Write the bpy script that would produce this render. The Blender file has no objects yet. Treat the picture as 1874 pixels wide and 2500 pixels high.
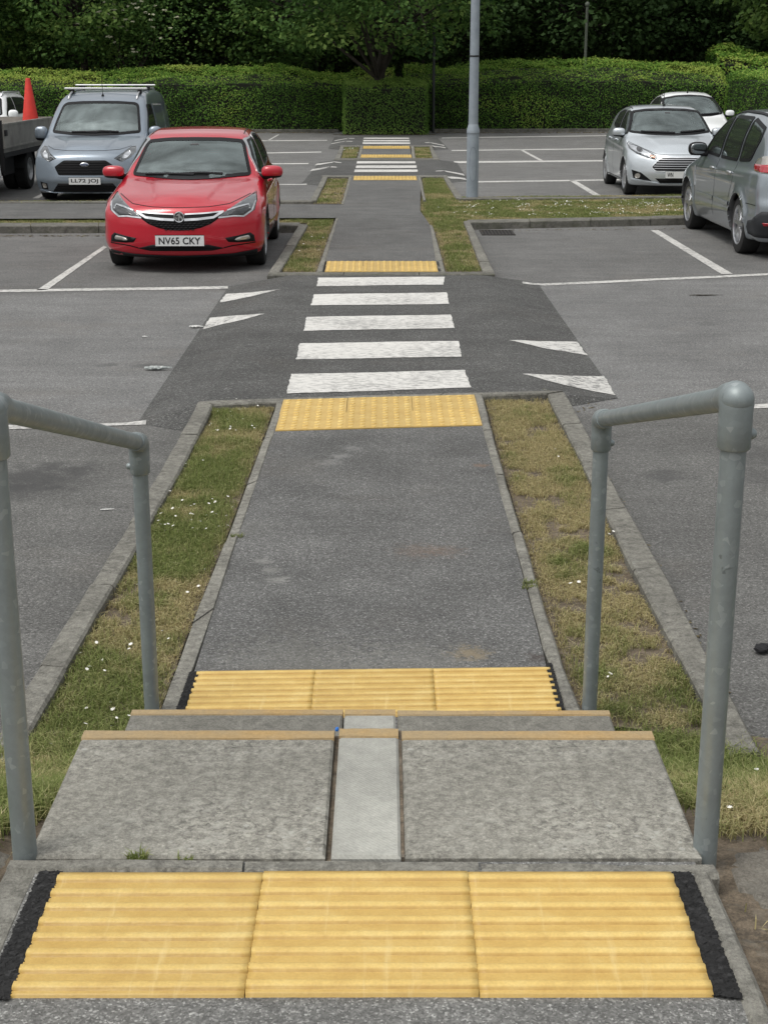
import bpy, bmesh, math, random
import numpy as np
from mathutils import Vector, Matrix, geometry as G
from mathutils.bvhtree import BVHTree

random.seed(7)
RNG = np.random.default_rng(11)
scn = bpy.context.scene
COL = scn.collection

# ------------------------------------------------------------------ camera
FPX, HC = 3580.0, 2.01
PIT = math.atan(1080 / 3580)
SP, CP = math.sin(PIT), math.cos(PIT)
cam = bpy.data.cameras.new("camera")
cam.sensor_fit = 'HORIZONTAL'
cam.sensor_width = 36.0
cam.lens = FPX / 1874 * 36.0
cam.clip_start = 0.05
cam.clip_end = 1500
camo = bpy.data.objects.new("camera", cam)
COL.objects.link(camo)
camo.location = (0, 0, HC)
camo.rotation_euler = (math.radians(90) - PIT, 0, 0)
scn.camera = camo

# ------------------------------------------------------------------ world, sun, exposure
SUN_EL, SUN_AZ = math.radians(64), math.radians(235)     # azimuth measured clockwise from +Y
w = bpy.data.worlds.new("World")
scn.world = w
w.use_nodes = True
wt = w.node_tree
wt.nodes.clear()
sky = wt.nodes.new("ShaderNodeTexSky")
sky.sky_type = 'NISHITA'
sky.sun_disc = False
sky.sun_elevation = SUN_EL
sky.sun_rotation = SUN_AZ
sky.dust_density = 2.0
hs = wt.nodes.new("ShaderNodeHueSaturation")
hs.inputs['Saturation'].default_value = 0.12
tcw = wt.nodes.new("ShaderNodeTexCoord")
mpw = wt.nodes.new("ShaderNodeMapping")
mpw.inputs['Scale'].default_value = (1, 1, 2.6)
nzw = wt.nodes.new("ShaderNodeTexNoise")
nzw.inputs['Scale'].default_value = 4.5
nzw.inputs['Detail'].default_value = 7
nzw.inputs['Roughness'].default_value = 0.55
rpw = wt.nodes.new("ShaderNodeMapRange")
rpw.inputs['From Min'].default_value = 0.32
rpw.inputs['From Max'].default_value = 0.68
rpw.inputs['To Min'].default_value = 0.7
rpw.inputs['To Max'].default_value = 1.9
mxw = wt.nodes.new("ShaderNodeVectorMath")
mxw.operation = 'SCALE'
bg = wt.nodes.new("ShaderNodeBackground")
bg.inputs['Strength'].default_value = 0.12
wo = wt.nodes.new("ShaderNodeOutputWorld")
L = wt.links.new
L(sky.outputs[0], hs.inputs['Color'])
L(tcw.outputs['Generated'], mpw.inputs[0]); L(mpw.outputs[0], nzw.inputs['Vector'])
L(nzw.outputs['Fac'], rpw.inputs['Value'])
# overcast dome: brightest overhead, a third of that at the horizon
sxw = wt.nodes.new("ShaderNodeSeparateXYZ"); L(tcw.outputs['Generated'], sxw.inputs[0])
gdw = wt.nodes.new("ShaderNodeMapRange")
gdw.inputs['From Min'].default_value = 0.0; gdw.inputs['From Max'].default_value = 1.0
gdw.inputs['To Min'].default_value = 0.45; gdw.inputs['To Max'].default_value = 1.9
L(sxw.outputs['Z'], gdw.inputs['Value'])
mlw = wt.nodes.new("ShaderNodeMath"); mlw.operation = 'MULTIPLY'
L(rpw.outputs[0], mlw.inputs[0]); L(gdw.outputs[0], mlw.inputs[1])
L(hs.outputs[0], mxw.inputs[0]); L(mlw.outputs[0], mxw.inputs['Scale'])
tnw = wt.nodes.new("ShaderNodeVectorMath"); tnw.operation = 'MULTIPLY'; tnw.inputs[1].default_value = (1.0, 0.995, 0.972)
L(mxw.outputs[0], tnw.inputs[0]); L(tnw.outputs[0], bg.inputs['Color']); L(bg.outputs[0], wo.inputs[0])

sun = bpy.data.lights.new("sun", 'SUN')
sun.energy = 1.1
sun.angle = math.radians(22)
sun.color = (1.0, 0.95, 0.87)
suno = bpy.data.objects.new("sun", sun)
COL.objects.link(suno)
sd = Vector((math.sin(SUN_AZ) * math.cos(SUN_EL), math.cos(SUN_AZ) * math.cos(SUN_EL), math.sin(SUN_EL)))
suno.rotation_euler = sd.to_track_quat('Z', 'Y').to_euler()
suno.location = sd * 60

scn.view_settings.view_transform = 'Standard'
scn.view_settings.look = 'None'
scn.view_settings.exposure = -0.06
scn.view_settings.gamma = 1.0
scn.render.engine = 'CYCLES'
scn.render.resolution_x, scn.render.resolution_y = 767, 1024

# ------------------------------------------------------------------ helpers
K = 1874 / 1658            # outlines were read off a 1658 px wide print of the photograph

def ray(xd, yd):
    u = (xd * K - 937) / FPX
    v = (yd * K - 1250) / FPX
    return Vector((u, CP - SP * v, -(SP + CP * v)))

def gp(xd, yd, z=0.0):
    r = ray(xd, yd)
    t = (z - HC) / r.z
    return Vector((r.x * t, r.y * t, z))

def tag(o, label=None, cat=None, group=None, kind=None):
    if label: o['label'] = label
    if cat: o['category'] = cat
    if group: o['group'] = group
    if kind: o['kind'] = kind
    return o

def empty(name, loc=(0, 0, 0), rz=0.0):
    o = bpy.data.objects.new(name, None)
    o.empty_display_size = 0.2
    COL.objects.link(o)
    o.location = loc
    o.rotation_euler = (0, 0, rz)
    return o

def mesh_obj(name, verts, faces, mat, parent=None, smooth=False, fmat=None):
    me = bpy.data.meshes.new(name)
    me.from_pydata([tuple(map(float, v)) for v in verts], [], [tuple(map(int, f)) for f in faces])
    mats = mat if isinstance(mat, (list, tuple)) else [mat]
    for m in mats: me.materials.append(m)
    if fmat is not None: me.polygons.foreach_set('material_index', np.asarray(fmat, dtype=np.int32))
    if smooth: me.polygons.foreach_set('use_smooth', np.ones(len(me.polygons), dtype=bool))
    me.update()
    o = bpy.data.objects.new(name, me)
    COL.objects.link(o)
    if parent: o.parent = parent
    return o

def quads_obj(name, V, mat, parent=None, attrs=None, n=4, smooth=False):
    """V: (N, n, 3) separate n-gons, built fast; attrs: name -> (N,) face values stored on points"""
    N = V.shape[0]
    me = bpy.data.meshes.new(name)
    me.vertices.add(N * n); me.loops.add(N * n); me.polygons.add(N)
    me.vertices.foreach_set('co', V.reshape(-1).astype(np.float32))
    me.loops.foreach_set('vertex_index', np.arange(N * n, dtype=np.int32))
    me.polygons.foreach_set('loop_start', np.arange(0, N * n, n, dtype=np.int32))
    if attrs:
        for k, a in attrs.items():
            at = me.attributes.new(k, 'FLOAT', 'POINT')
            a = np.asarray(a, dtype=np.float32)
            at.data.foreach_set('value', np.repeat(a, n) if a.ndim == 1 else a.reshape(-1))
    me.materials.append(mat)
    if smooth: me.polygons.foreach_set('use_smooth', np.ones(N, dtype=bool))
    me.update(calc_edges=True)
    me.validate()
    o = bpy.data.objects.new(name, me)
    COL.objects.link(o)
    if parent: o.parent = parent
    return o

class MB:
    """collects simple solids into one mesh"""
    def __init__(s): s.v = []; s.f = []; s.m = []
    def add(s, v, f, m=0):
        b = len(s.v); s.v += [tuple(x) for x in v]; s.f += [tuple(i + b for i in q) for q in f]; s.m += [m] * len(f)
    def box(s, c, d, rz=0.0, m=0, ch=0.0):
        x, y, z = d[0] / 2, d[1] / 2, d[2] / 2
        cs, sn = math.cos(rz), math.sin(rz)
        if ch <= 0:
            P = [(-x, -y, -z), (x, -y, -z), (x, y, -z), (-x, y, -z), (-x, -y, z), (x, -y, z), (x, y, z), (-x, y, z)]
            Fq = [(0, 3, 2, 1), (4, 5, 6, 7), (0, 1, 5, 4), (1, 2, 6, 5), (2, 3, 7, 6), (3, 0, 4, 7)]
        else:
            P = []
            for zz, k in ((-z, 0), (z - ch, 0), (z, ch)):
                P += [(-x + k, -y + k, zz), (x - k, -y + k, zz), (x - k, y - k, zz), (-x + k, y - k, zz)]
            Fq = [(0, 3, 2, 1), (8, 9, 10, 11)]
            for l in (0, 4):
                for i in range(4):
                    j = (i + 1) % 4
                    Fq.append((l + i, l + j, l + 4 + j, l + 4 + i))
        s.add([(c[0] + p[0] * cs - p[1] * sn, c[1] + p[0] * sn + p[1] * cs, c[2] + p[2]) for p in P], Fq, m)
    def tube(s, pts, rad, n=12, cap=True, m=0):
        pts = [Vector(p) for p in pts]
        if not hasattr(rad, '__len__'): rad = [rad] * len(pts)
        rings = []
        up = Vector((0, 0, 1))
        ref = None
        for i, p in enumerate(pts):
            d = (pts[min(i + 1, len(pts) - 1)] - pts[max(i - 1, 0)]).normalized()
            if ref is None:
                ref = d.cross(up)
                if ref.length < 1e-3: ref = Vector((1, 0, 0))
            ref = (ref - d * ref.dot(d)).normalized()
            b = d.cross(ref)
            rings.append([p + (ref * math.cos(2 * math.pi * k / n) + b * math.sin(2 * math.pi * k / n)) * rad[i] for k in range(n)])
        v = [q for r in rings for q in r]
        f = []
        for i in range(len(rings) - 1):
            for k in range(n):
                k2 = (k + 1) % n
                f.append((i * n + k, i * n + k2, (i + 1) * n + k2, (i + 1) * n + k))
        if cap:
            f.append(tuple(range(n - 1, -1, -1))); f.append(tuple((len(rings) - 1) * n + k for k in range(n)))
        s.add(v, f, m)
    def lathe(s, prof, c=(0, 0, 0), axis='Z', n=24, m=0, close=False):
        v = []; f = []
        for r, h in prof:
            for k in range(n):
                a = 2 * math.pi * k / n
                p = (r * math.cos(a), r * math.sin(a), h)
                if axis == 'X': p = (p[2], p[0], p[1])
                elif axis == 'Y': p = (p[0], p[2], p[1])
                v.append((c[0] + p[0], c[1] + p[1], c[2] + p[2]))
        R = len(prof)
        for i in range(R if close else R - 1):
            i2 = (i + 1) % R
            for k in range(n):
                k2 = (k + 1) % n
                f.append((i * n + k, i * n + k2, i2 * n + k2, i2 * n + k))
        s.add(v, f, m)
    def blob(s, c, r, e=1.0, nu=20, nv=12, m=0, rot=None):
        """superellipsoid"""
        v = []; f = []
        sg = lambda a, p: math.copysign(abs(a) ** p, a)
        for i in range(nv + 1):
            t = -math.pi / 2 + math.pi * i / nv
            for k in range(nu):
                a = 2 * math.pi * k / nu
                p = Vector((r[0] * sg(math.cos(t), e) * sg(math.cos(a), e), r[1] * sg(math.cos(t), e) * sg(math.sin(a), e), r[2] * sg(math.sin(t), e)))
                if rot: p = rot @ p
                v.append((c[0] + p.x, c[1] + p.y, c[2] + p.z))
        for i in range(nv):
            for k in range(nu):
                k2 = (k + 1) % nu
                f.append((i * nu + k, i * nu + k2, (i + 1) * nu + k2, (i + 1) * nu + k))
        s.add(v, f, m)
    def build(s, name, mat, parent=None, smooth=False):
        return mesh_obj(name, s.v, s.f, mat, parent, smooth, s.m if isinstance(mat, (list, tuple)) else None)

def auto_smooth(o, deg=35):
    me = o.data
    me.polygons.foreach_set('use_smooth', np.ones(len(me.polygons), dtype=bool))
    bm = bmesh.new(); bm.from_mesh(me)
    bmesh.ops.remove_doubles(bm, verts=bm.verts, dist=1e-5)
    for e in bm.edges:
        if len(e.link_faces) == 2 and e.calc_face_angle(0) > math.radians(deg): e.smooth = False
    bm.to_mesh(me); bm.free()
    return o

# ------------------------------------------------------------------ materials
class NT:
    def __init__(s, name):
        s.m = bpy.data.materials.new(name); s.m.use_nodes = True
        s.t = s.m.node_tree; s.t.nodes.clear()
        s.out = s.t.nodes.new("ShaderNodeOutputMaterial")
    def n(s, typ, **kw):
        nd = s.t.nodes.new("ShaderNode" + typ)
        for k, v in kw.items():
            if hasattr(nd, k): setattr(nd, k, v)
            else: nd.inputs[k.replace('_', ' ')].default_value = v
        return nd
    def l(s, a, b): s.t.links.new(a, b)
    def obj(s):
        if not hasattr(s, 'tc'): s.tc = s.n("TexCoord")
        return s.tc.outputs['Object']
    def noise(s, scale, detail=4, rough=0.55, vec=None, dist=0.0):
        nd = s.n("TexNoise"); nd.inputs['Scale'].default_value = scale; nd.inputs['Detail'].default_value = detail
        nd.inputs['Roughness'].default_value = rough; nd.inputs['Distortion'].default_value = dist
        s.l(vec or s.obj(), nd.inputs['Vector']); return nd.outputs['Fac']
    def voro(s, scale, vec=None, out='Distance'):
        nd = s.n("TexVoronoi"); nd.inputs['Scale'].default_value = scale
        s.l(vec or s.obj(), nd.inputs['Vector']); return nd.outputs[out]
    def ramp(s, fac, stops, interp='LINEAR'):
        nd = s.n("ValToRGB"); cr = nd.color_ramp; cr.interpolation = interp
        while len(cr.elements) < len(stops): cr.elements.new(0.5)
        for e, (p, c) in zip(cr.elements, stops):
            e.position = p; e.color = (c, c, c, 1) if not hasattr(c, '__len__') else (*c, 1)
        s.l(fac, nd.inputs[0]); return nd.outputs[0]
    def mix(s, fac, a, b, blend='MIX'):
        nd = s.n("Mix"); nd.data_type = 'RGBA'; nd.blend_type = blend
        for sock, val in ((nd.inputs[0], fac), (nd.inputs[6], a), (nd.inputs[7], b)):
            if hasattr(val, 'links') or hasattr(val, 'is_linked'): s.l(val, sock)
            elif hasattr(val, '__len__'): sock.default_value = (*val, 1)
            else: sock.default_value = val if sock == nd.inputs[0] else (val, val, val, 1)
        return nd.outputs[2]
    def math(s, op, a, b=0.0):
        nd = s.n("Math"); nd.operation = op
        for sock, val in ((nd.inputs[0], a), (nd.inputs[1], b)):
            if hasattr(val, 'is_linked'): s.l(val, sock)
            else: sock.default_value = val
        return nd.outputs[0]
    def bump(s, h, strength=0.3, dist=0.01):
        nd = s.n("Bump"); nd.inputs['Strength'].default_value = strength; nd.inputs['Distance'].default_value = dist
        s.l(h, nd.inputs['Height']); return nd.outputs[0]
    def pbr(s, base, rough=0.6, metal=0.0, nrm=None, coat=0.0, spec=0.5, coat_rough=0.03):
        b = s.n("BsdfPrincipled")
        for k, v in (('Base Color', base), ('Roughness', rough), ('Metallic', metal)):
            if hasattr(v, 'is_linked'): s.l(v, b.inputs[k])
            elif hasattr(v, '__len__'): b.inputs[k].default_value = (*v, 1)
            else: b.inputs[k].default_value = v if k != 'Base Color' else (v, v, v, 1)
        b.inputs['Coat Weight'].default_value = coat; b.inputs['Coat Roughness'].default_value = coat_rough
        b.inputs['Specular IOR Level'].default_value = spec
        if nrm: s.l(nrm, b.inputs['Normal'])
        s.l(b.outputs[0], s.out.inputs[0]); s.b = b
        return s.m

def asphalt(name, base, speck=190.0, stains=(), pale=1.9, worn=0.22, tint=(1, 1, 1.02), lanes=None, sz=-0.1):
    t = NT(name)
    v = t.voro(speck, out='Color')
    sep = t.n("SeparateColor"); t.l(v, sep.inputs[0])
    st = t.ramp(sep.outputs[0], [(0.0, 0.58), (0.45, 0.88), (0.75, 1.06), (0.93, pale * .78), (1.0, pale * 1.15)])
    f = t.noise(60, 6, 0.7)
    f2 = t.ramp(f, [(0.3, 0.72), (0.7, 1.28)])
    m1 = t.ramp(t.noise(2.2, 6, 0.62), [(0.3, 1 - worn * 0.6), (0.7, 1 + worn * 0.6)])
    m2 = t.ramp(t.noise(0.28, 4, 0.6), [(0.3, 1 - worn * 0.5), (0.7, 1 + worn * 0.5)])
    c = t.mix(1.0, tuple(base * k for k in tint), st, 'MULTIPLY')
    c = t.mix(1.0, c, f2, 'MULTIPLY'); c = t.mix(1.0, c, m1, 'MULTIPLY'); c = t.mix(1.0, c, m2, 'MULTIPLY')
    streak = t.n("Mapping"); streak.inputs['Scale'].default_value = (0.55, 3.2, 1); t.l(t.obj(), streak.inputs[0])
    c = t.mix(1.0, c, t.ramp(t.noise(1.6, 6, 0.7, vec=streak.outputs[0]), [(0.32, 0.90), (0.5, 1.0), (0.72, 1.13)]), 'MULTIPLY')
    drips = t.ramp(t.math('ADD', t.voro(1.35), t.math('MULTIPLY', t.noise(16, 4, .7), .22)), [(0.13, 0.55), (0.19, 0.0)])
    c = t.mix(t.math('MULTIPLY', drips, t.ramp(t.noise(.6, 2), [(.5, 0.0), (.62, 1.0)])), c, (base * .5,) * 3)
    brown = t.ramp(t.noise(0.9, 5, 0.7), [(0.55, 0.0), (0.78, 0.25)])
    c = t.mix(brown, c, (base * 1.15, base * 0.98, base * 0.8))
    # scattered pale chips and grit
    chips = t.ramp(t.voro(9.0), [(0.0, 1.0), (0.045, 0.9), (0.06, 0.0)])
    gate = t.ramp(t.noise(3.1, 2), [(0.55, 0.0), (0.62, 1.0)])
    c = t.mix(t.math('MULTIPLY', t.math('MULTIPLY', chips, gate), 0.45), c, (0.4, 0.39, 0.37))
    geo = t.n("NewGeometry")
    if lanes:                                   # separately laid strips: (slope, offset, soft, tint below, tint above)
        sx = t.n("SeparateXYZ"); t.l(geo.outputs['Position'], sx.inputs[0])
        for (sl, off, low, high) in lanes:
            q = t.math('SUBTRACT', sx.outputs[1], t.math('MULTIPLY', sx.outputs[0], sl))
            q = t.math('ADD', t.math('SUBTRACT', q, off), t.math('MULTIPLY', t.math('SUBTRACT', t.noise(9, 4), .5), .25))
            k = t.ramp(t.math('ADD', t.math('MULTIPLY', q, 4.0), .5), [(0, 0.0), (1, 1.0)])
            c = t.mix(1.0, c, t.mix(k, low, high), 'MULTIPLY')
    if stains:
        wob = t.noise(7.0, 5, 0.65); wob2 = t.noise(26.0, 6, 0.8)
        for (px, py, r, k, *cc) in stains:
            d = t.n("VectorMath"); d.operation = 'DISTANCE'; t.l(geo.outputs['Position'], d.inputs[0]); d.inputs[1].default_value = (px, py, sz)
            q = t.math('ADD', t.math('DIVIDE', d.outputs['Value'], r), t.math('MULTIPLY', t.math('SUBTRACT', wob2 if cc else wob, 0.5), 4.5 if cc else 2.6))
            c = t.mix(t.math('MULTIPLY', t.ramp(q, [(0.3, 1.0), (1.0, 0.0)]), k), c, cc[0] if cc else (base * 0.33,) * 3)
    hgt = t.math('ADD', t.math('MULTIPLY', sep.outputs[1], 0.6), f)
    return t.pbr(c, 0.88, nrm=t.bump(hgt, 0.55, 0.006), spec=0.3)

def concrete(name, a, b, lich=0.5, scale=14.0, bumpy=0.35, tint=(1, 0.97, 0.85), grid=None, moss=0.0, grain=1.0):
    t = NT(name)
    n1 = t.noise(scale, 9, 0.72)
    lo = tuple(a * k for k in tint); hi = tuple(b * k for k in tint)
    c = t.ramp(n1, [(0.34, lo), (0.5, tuple((p + q) / 2 for p, q in zip(lo, hi))), (0.66, hi)])
    big = t.ramp(t.noise(1.7, 4, 0.6), [(0.3, 0.74), (0.7, 1.2)])
    c = t.mix(1.0, c, big, 'MULTIPLY')
    fine = t.ramp(t.noise(135, 7, 0.9), [(0.34, 1 - .5 * grain), (0.66, 1 + .5 * grain)])
    c = t.mix(1.0, c, fine, 'MULTIPLY')
    dark = t.ramp(t.noise(scale * 1.3, 9, 0.78, dist=0.8), [(0.50, 0.0), (0.60, 0.75)])
    gate = t.ramp(t.noise(3.3, 3, 0.6), [(0.42, 0.0), (0.6, 1.0)])
    c = t.mix(t.math('MULTIPLY', t.math('MULTIPLY', dark, gate), lich), c, (a * 0.52, a * 0.5, a * 0.46))
    pale = t.ramp(t.math('ADD', t.voro(27, out='Distance'), t.math('MULTIPLY', t.noise(60, 4, .7), .5)), [(0.0, 1.0), (0.40, 0.85), (0.45, 0.0)])
    g2 = t.ramp(t.noise(2.6, 3), [(0.50, 0.0), (0.60, 1.0)])
    c = t.mix(t.math('MULTIPLY', t.math('MULTIPLY', pale, g2), lich * 0.6), c, (b * 1.3, b * 1.3, b * 1.2))
    crust = t.ramp(t.noise(23, 7, 0.62, dist=0.3), [(0.54, 0.0), (0.60, 0.55)])
    g3 = t.ramp(t.noise(1.9, 4, 0.65), [(0.40, 0.15), (0.62, 1.0)])
    c = t.mix(t.math('MULTIPLY', t.math('MULTIPLY', crust, g3), lich), c, (b * 1.12, b * 1.1, b * 0.98))
    if moss:
        mm = t.ramp(t.noise(5, 6, 0.7), [(0.5, 0.0), (0.7, moss)])
        c = t.mix(mm, c, (0.06, 0.065, 0.035))
    h = t.math('ADD', n1, t.math('MULTIPLY', t.noise(150, 3), 0.6))
    if grid:
        wv = t.n("TexWave"); wv.bands_direction = 'DIAGONAL'; wv.inputs['Scale'].default_value = grid; t.l(t.obj(), wv.inputs['Vector'])
        h = t.math('ADD', h, t.math('MULTIPLY', wv.outputs['Fac'], 0.8))
    return t.pbr(c, 0.9, nrm=t.bump(h, bumpy, 0.006), spec=0.3)

def simple(name, col, rough=0.5, metal=0.0, coat=0.0, spec=0.5, vary=0.0, vs=8.0, emit=None):
    t = NT(name)
    base = col
    if vary:
        base = t.mix(1.0, col, t.ramp(t.noise(vs, 5, 0.65), [(0.3, 1 - vary), (0.7, 1 + vary)]), 'MULTIPLY')
    return t.pbr(base, rough, metal, coat=coat, spec=spec)

def paint(name, col, metal=0.0, rough=0.35, flake=0.0):
    t = NT(name)
    c = col
    if flake:
        v = t.voro(900, out='Color'); sep = t.n("SeparateColor"); t.l(v, sep.inputs[0])
        c = t.mix(1.0, col, t.ramp(sep.outputs[0], [(0, 1 - flake), (1, 1 + flake)]), 'MULTIPLY')
    dust = t.ramp(t.noise(1.6, 6, 0.65), [(0.45, 0.0), (0.8, 0.04)])
    c = t.mix(dust, c, (0.35, 0.33, 0.3))
    return t.pbr(c, rough, metal, coat=1.0)

def glass(name, tint=0.55, ior=1.6, col=(0.75, 0.85, 0.83)):
    t = NT(name)
    fr = t.n("Fresnel"); fr.inputs['IOR'].default_value = ior
    tr = t.n("BsdfTransparent"); tr.inputs[0].default_value = (tint * col[0], tint * col[1], tint * col[2], 1)
    gl = t.n("BsdfGlossy"); gl.inputs['Roughness'].default_value = 0.03; gl.inputs[0].default_value = (.86, 1, .985, 1)
    mx = t.n("MixShader"); t.l(fr.outputs[0], mx.inputs[0]); t.l(tr.outputs[0], mx.inputs[1]); t.l(gl.outputs[0], mx.inputs[2])
    df = t.n("BsdfDiffuse"); df.inputs[0].default_value = (0.42, 0.44, 0.42, 1)          # dust film on the pane
    m2 = t.n("MixShader"); m2.inputs[0].default_value = 0.05
    t.l(mx.outputs[0], m2.inputs[1]); t.l(df.outputs[0], m2.inputs[2])
    t.l(m2.outputs[0], t.out.inputs[0]); return t.m

def foliage(name, stops, dry=None, trans=0.25, rough=0.6, spec=0.12):
    t = NT(name)
    at = t.n("Attribute"); at.attribute_name = 'rnd'
    c = t.ramp(at.outputs['Fac'], stops)
    if dry:
        ad = t.n("Attribute"); ad.attribute_name = 'dry'
        c2 = t.ramp(at.outputs['Fac'], dry)
        c = t.mix(ad.outputs['Fac'], c, c2)
    b = t.n("BsdfPrincipled"); t.l(c, b.inputs['Base Color']); b.inputs['Roughness'].default_value = rough
    b.inputs['Specular IOR Level'].default_value = spec
    tl = t.n("BsdfTranslucent"); t.l(c, tl.inputs[0])
    mx = t.n("MixShader"); mx.inputs[0].default_value = trans
    t.l(b.outputs[0], mx.inputs[1]); t.l(tl.outputs[0], mx.inputs[2]); t.l(mx.outputs[0], t.out.inputs[0])
    return t.m

def marking(name, col=0.74, wear=0.5, under=0.09, scale=16.0, stretch=(0.35, 1.6, 1)):
    t = NT(name)
    mp = t.n("Mapping"); mp.inputs['Scale'].default_value = stretch; t.l(t.obj(), mp.inputs[0])
    n1 = t.noise(scale, 9, 0.75, vec=mp.outputs[0])
    n2 = t.noise(1.3, 4, 0.6)
    s = t.math('ADD', n1, t.math('MULTIPLY', t.math('SUBTRACT', n2, 0.5), 0.35))
    k = t.ramp(s, [(0.49, 0.0), (0.57, wear), (0.70, min(1.0, wear * 1.7))])
    tone = t.ramp(t.noise(11, 9, 0.8), [(0.3, 0.78), (0.7, 1.08)])
    c = t.mix(1.0, (col, col * 0.985, col * 0.94), tone, 'MULTIPLY')
    c = t.mix(k, c, (under, under, under))
    return t.pbr(c, 0.75, nrm=t.bump(t.noise(120, 4), 0.3, 0.004), spec=0.3)

M = {}
_st = []
for (x, y, r, k) in ((92, 1030, 0.34, 0.75), (60, 1062, 0.22, 0.6), (165, 1022, 0.16, 0.4), (1445, 1027, 0.17, 0.6), (1640, 985, 0.3, 0.5), (1655, 1030, 0.22, 0.5), (232, 789, 0.10, 0.5), (320, 790, 0.12, 0.5), (1530, 700, 0.12, .3)):
    p = gp(x, y, -0.1); _st.append((p.x, p.y, r, k))
M['lot'] = asphalt('lot_asphalt', 0.180, 150, _st, pale=1.6, tint=(1.0, 1.0, .985), lanes=[(0.135, 9.08, (.77, .765, .745), (1, 1, 1)), (.16, 14.92, (1, 1, 1), (.83, .825, .815)), (.0, 20.5, (1, 1, 1), (1.12, 1.12, 1.12))])
_sp = []
for (x, y, r, k, cc) in ((715, 998, .10, .3, (.3, .3, .29)), (760, 968, .07, .3, (.3, .3, .29)), (735, 985, .07, .4, (.3, .3, .29)), (568, 1212, .05, .4, (.3, .3, .28)), (585, 1232, .05, .4, (.3, .3, .28)), (603, 1252, .05, .5, (.3, .3, .28)),
                         (1015, 1412, .08, .6, (.27, .21, .12)), (1040, 1005, .05, .4, (.22, .13, .08)), (640, 1440, .35, .3, (.24, .235, .21)), (900, 1440, .30, .25, (.24, .235, .21)), (1160, 1420, .05, .6, (.05, .035, .03)), (900, 1190, .12, .25, (.2, .13, .09)), (960, 1190, .1, .25, (.2, .13, .09)), (520, 1140, .2, .2, (.22, .22, .2))):
    p = gp(x, y, 0); _sp.append((p.x, p.y, r, k, cc))
M['path'] = asphalt('path_asphalt', 0.124, 175, _sp, pale=1.9, worn=0.3, tint=(1.0, 1.0, 0.975), sz=0.0)
M['cross'] = asphalt('crossing_asphalt', 0.090, 130, pale=2.1, worn=0.3, tint=(1, 1.0, 0.97))
M['landing'] = asphalt('landing_asphalt', 0.165, 260, pale=2.0, worn=0.35, tint=(1.0, 1.0, 0.96))
M['infill'] = asphalt('black_infill', 0.022, 130, pale=1.6, worn=0.2)
M['kerb'] = concrete('kerb_concrete', 0.115, 0.25, 0.95, 26, 0.6)
M['edging'] = concrete('edging_concrete', 0.135, 0.27, 0.9, 30, 0.6)
M['haunch'] = concrete('haunch_concrete', 0.12, 0.22, 0.9, 18, 0.8, tint=(1, .92, .78))
M['slab'] = concrete('slab_concrete', 0.165, 0.365, 0.95, 40, 0.5)
M['newslab'] = concrete('new_slab_concrete', 0.32, 0.41, 0.2, 24, 0.18, tint=(0.985, 0.985, 0.90), grid=60, grain=.35)
M['tread'] = concrete('tread_concrete', 0.15, 0.23, 0.6, 26, 0.3)
M['mossy'] = concrete('mossy_kerb', 0.10, 0.2, 0.8, 12, 0.6, moss=0.7)
M['white'] = marking('zebra_paint', 0.68, 0.45, 0.12, 24, (0.7, 1.3, 1))
M['white2'] = marking('worn_paint', 0.64, 0.7, 0.095, 30, (0.7, 1.0, 1))
M['line'] = marking('bay_line_paint', 0.60, 0.5, 0.13, 20, (1, 1, 1))
M['soil'] = concrete('soil', 0.075, 0.20, 0.6, 26, 0.9, tint=(1.0, 0.8, 0.58))

def yellow():
    t = NT('yellow_concrete')
    n = t.noise(9, 7, 0.65)
    c = t.ramp(n, [(0.32, (0.57, 0.385, 0.12)), (0.5, (0.66, 0.47, 0.155)), (0.7, (0.72, 0.55, 0.215))])
    c = t.mix(1.0, c, t.ramp(t.noise(160, 4, 0.7), [(0.3, 0.88), (0.7, 1.1)]), 'MULTIPLY')
    sz_ = t.n("SeparateXYZ"); t.l(t.obj(), sz_.inputs[0])
    low = t.ramp(t.math('ADD', t.math('MULTIPLY', sz_.outputs[2], 100.0), t.math('MULTIPLY', t.noise(22, 5, .7), .25)), [(0.10, 0.72), (0.36, 0.0)])   # groove darkening: grime plus rib shading tinted into the colour
    ft = t.n("Attribute"); ft.attribute_name = 'foot'            # dirt and contact shade painted along the foot of each rib
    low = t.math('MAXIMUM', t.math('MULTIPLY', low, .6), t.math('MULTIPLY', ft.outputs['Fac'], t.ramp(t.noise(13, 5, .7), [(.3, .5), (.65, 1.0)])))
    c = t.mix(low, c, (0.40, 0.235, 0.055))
    oi = t.n("ObjectInfo")
    c = t.mix(1.0, c, t.ramp(oi.outputs['Random'], [(0, 0.93), (1, 1.05)]), 'MULTIPLY')
    mp = t.n("Mapping"); mp.inputs['Scale'].default_value = (34, 2.6, 2.6); t.l(t.obj(), mp.inputs[0])
    stk = t.ramp(t.noise(1.0, 4, 0.6, vec=mp.outputs[0]), [(0.60, 0.0), (0.72, 0.5)])
    c = t.mix(stk, c, (0.70, 0.55, 0.25))
    d = t.ramp(t.voro(17), [(0.0, 1.0), (0.03, 1.0), (0.045, 0.0)])
    g = t.ramp(t.noise(6, 1), [(0.6, 0.0), (0.64, 1.0)])
    c = t.mix(t.math('MULTIPLY', d, g), c, (0.10, 0.07, 0.03))
    return t.pbr(c, 0.42, nrm=t.bump(t.noise(170, 4), 0.22, 0.003), spec=0.4)
M['yellow'] = yellow()
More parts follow.
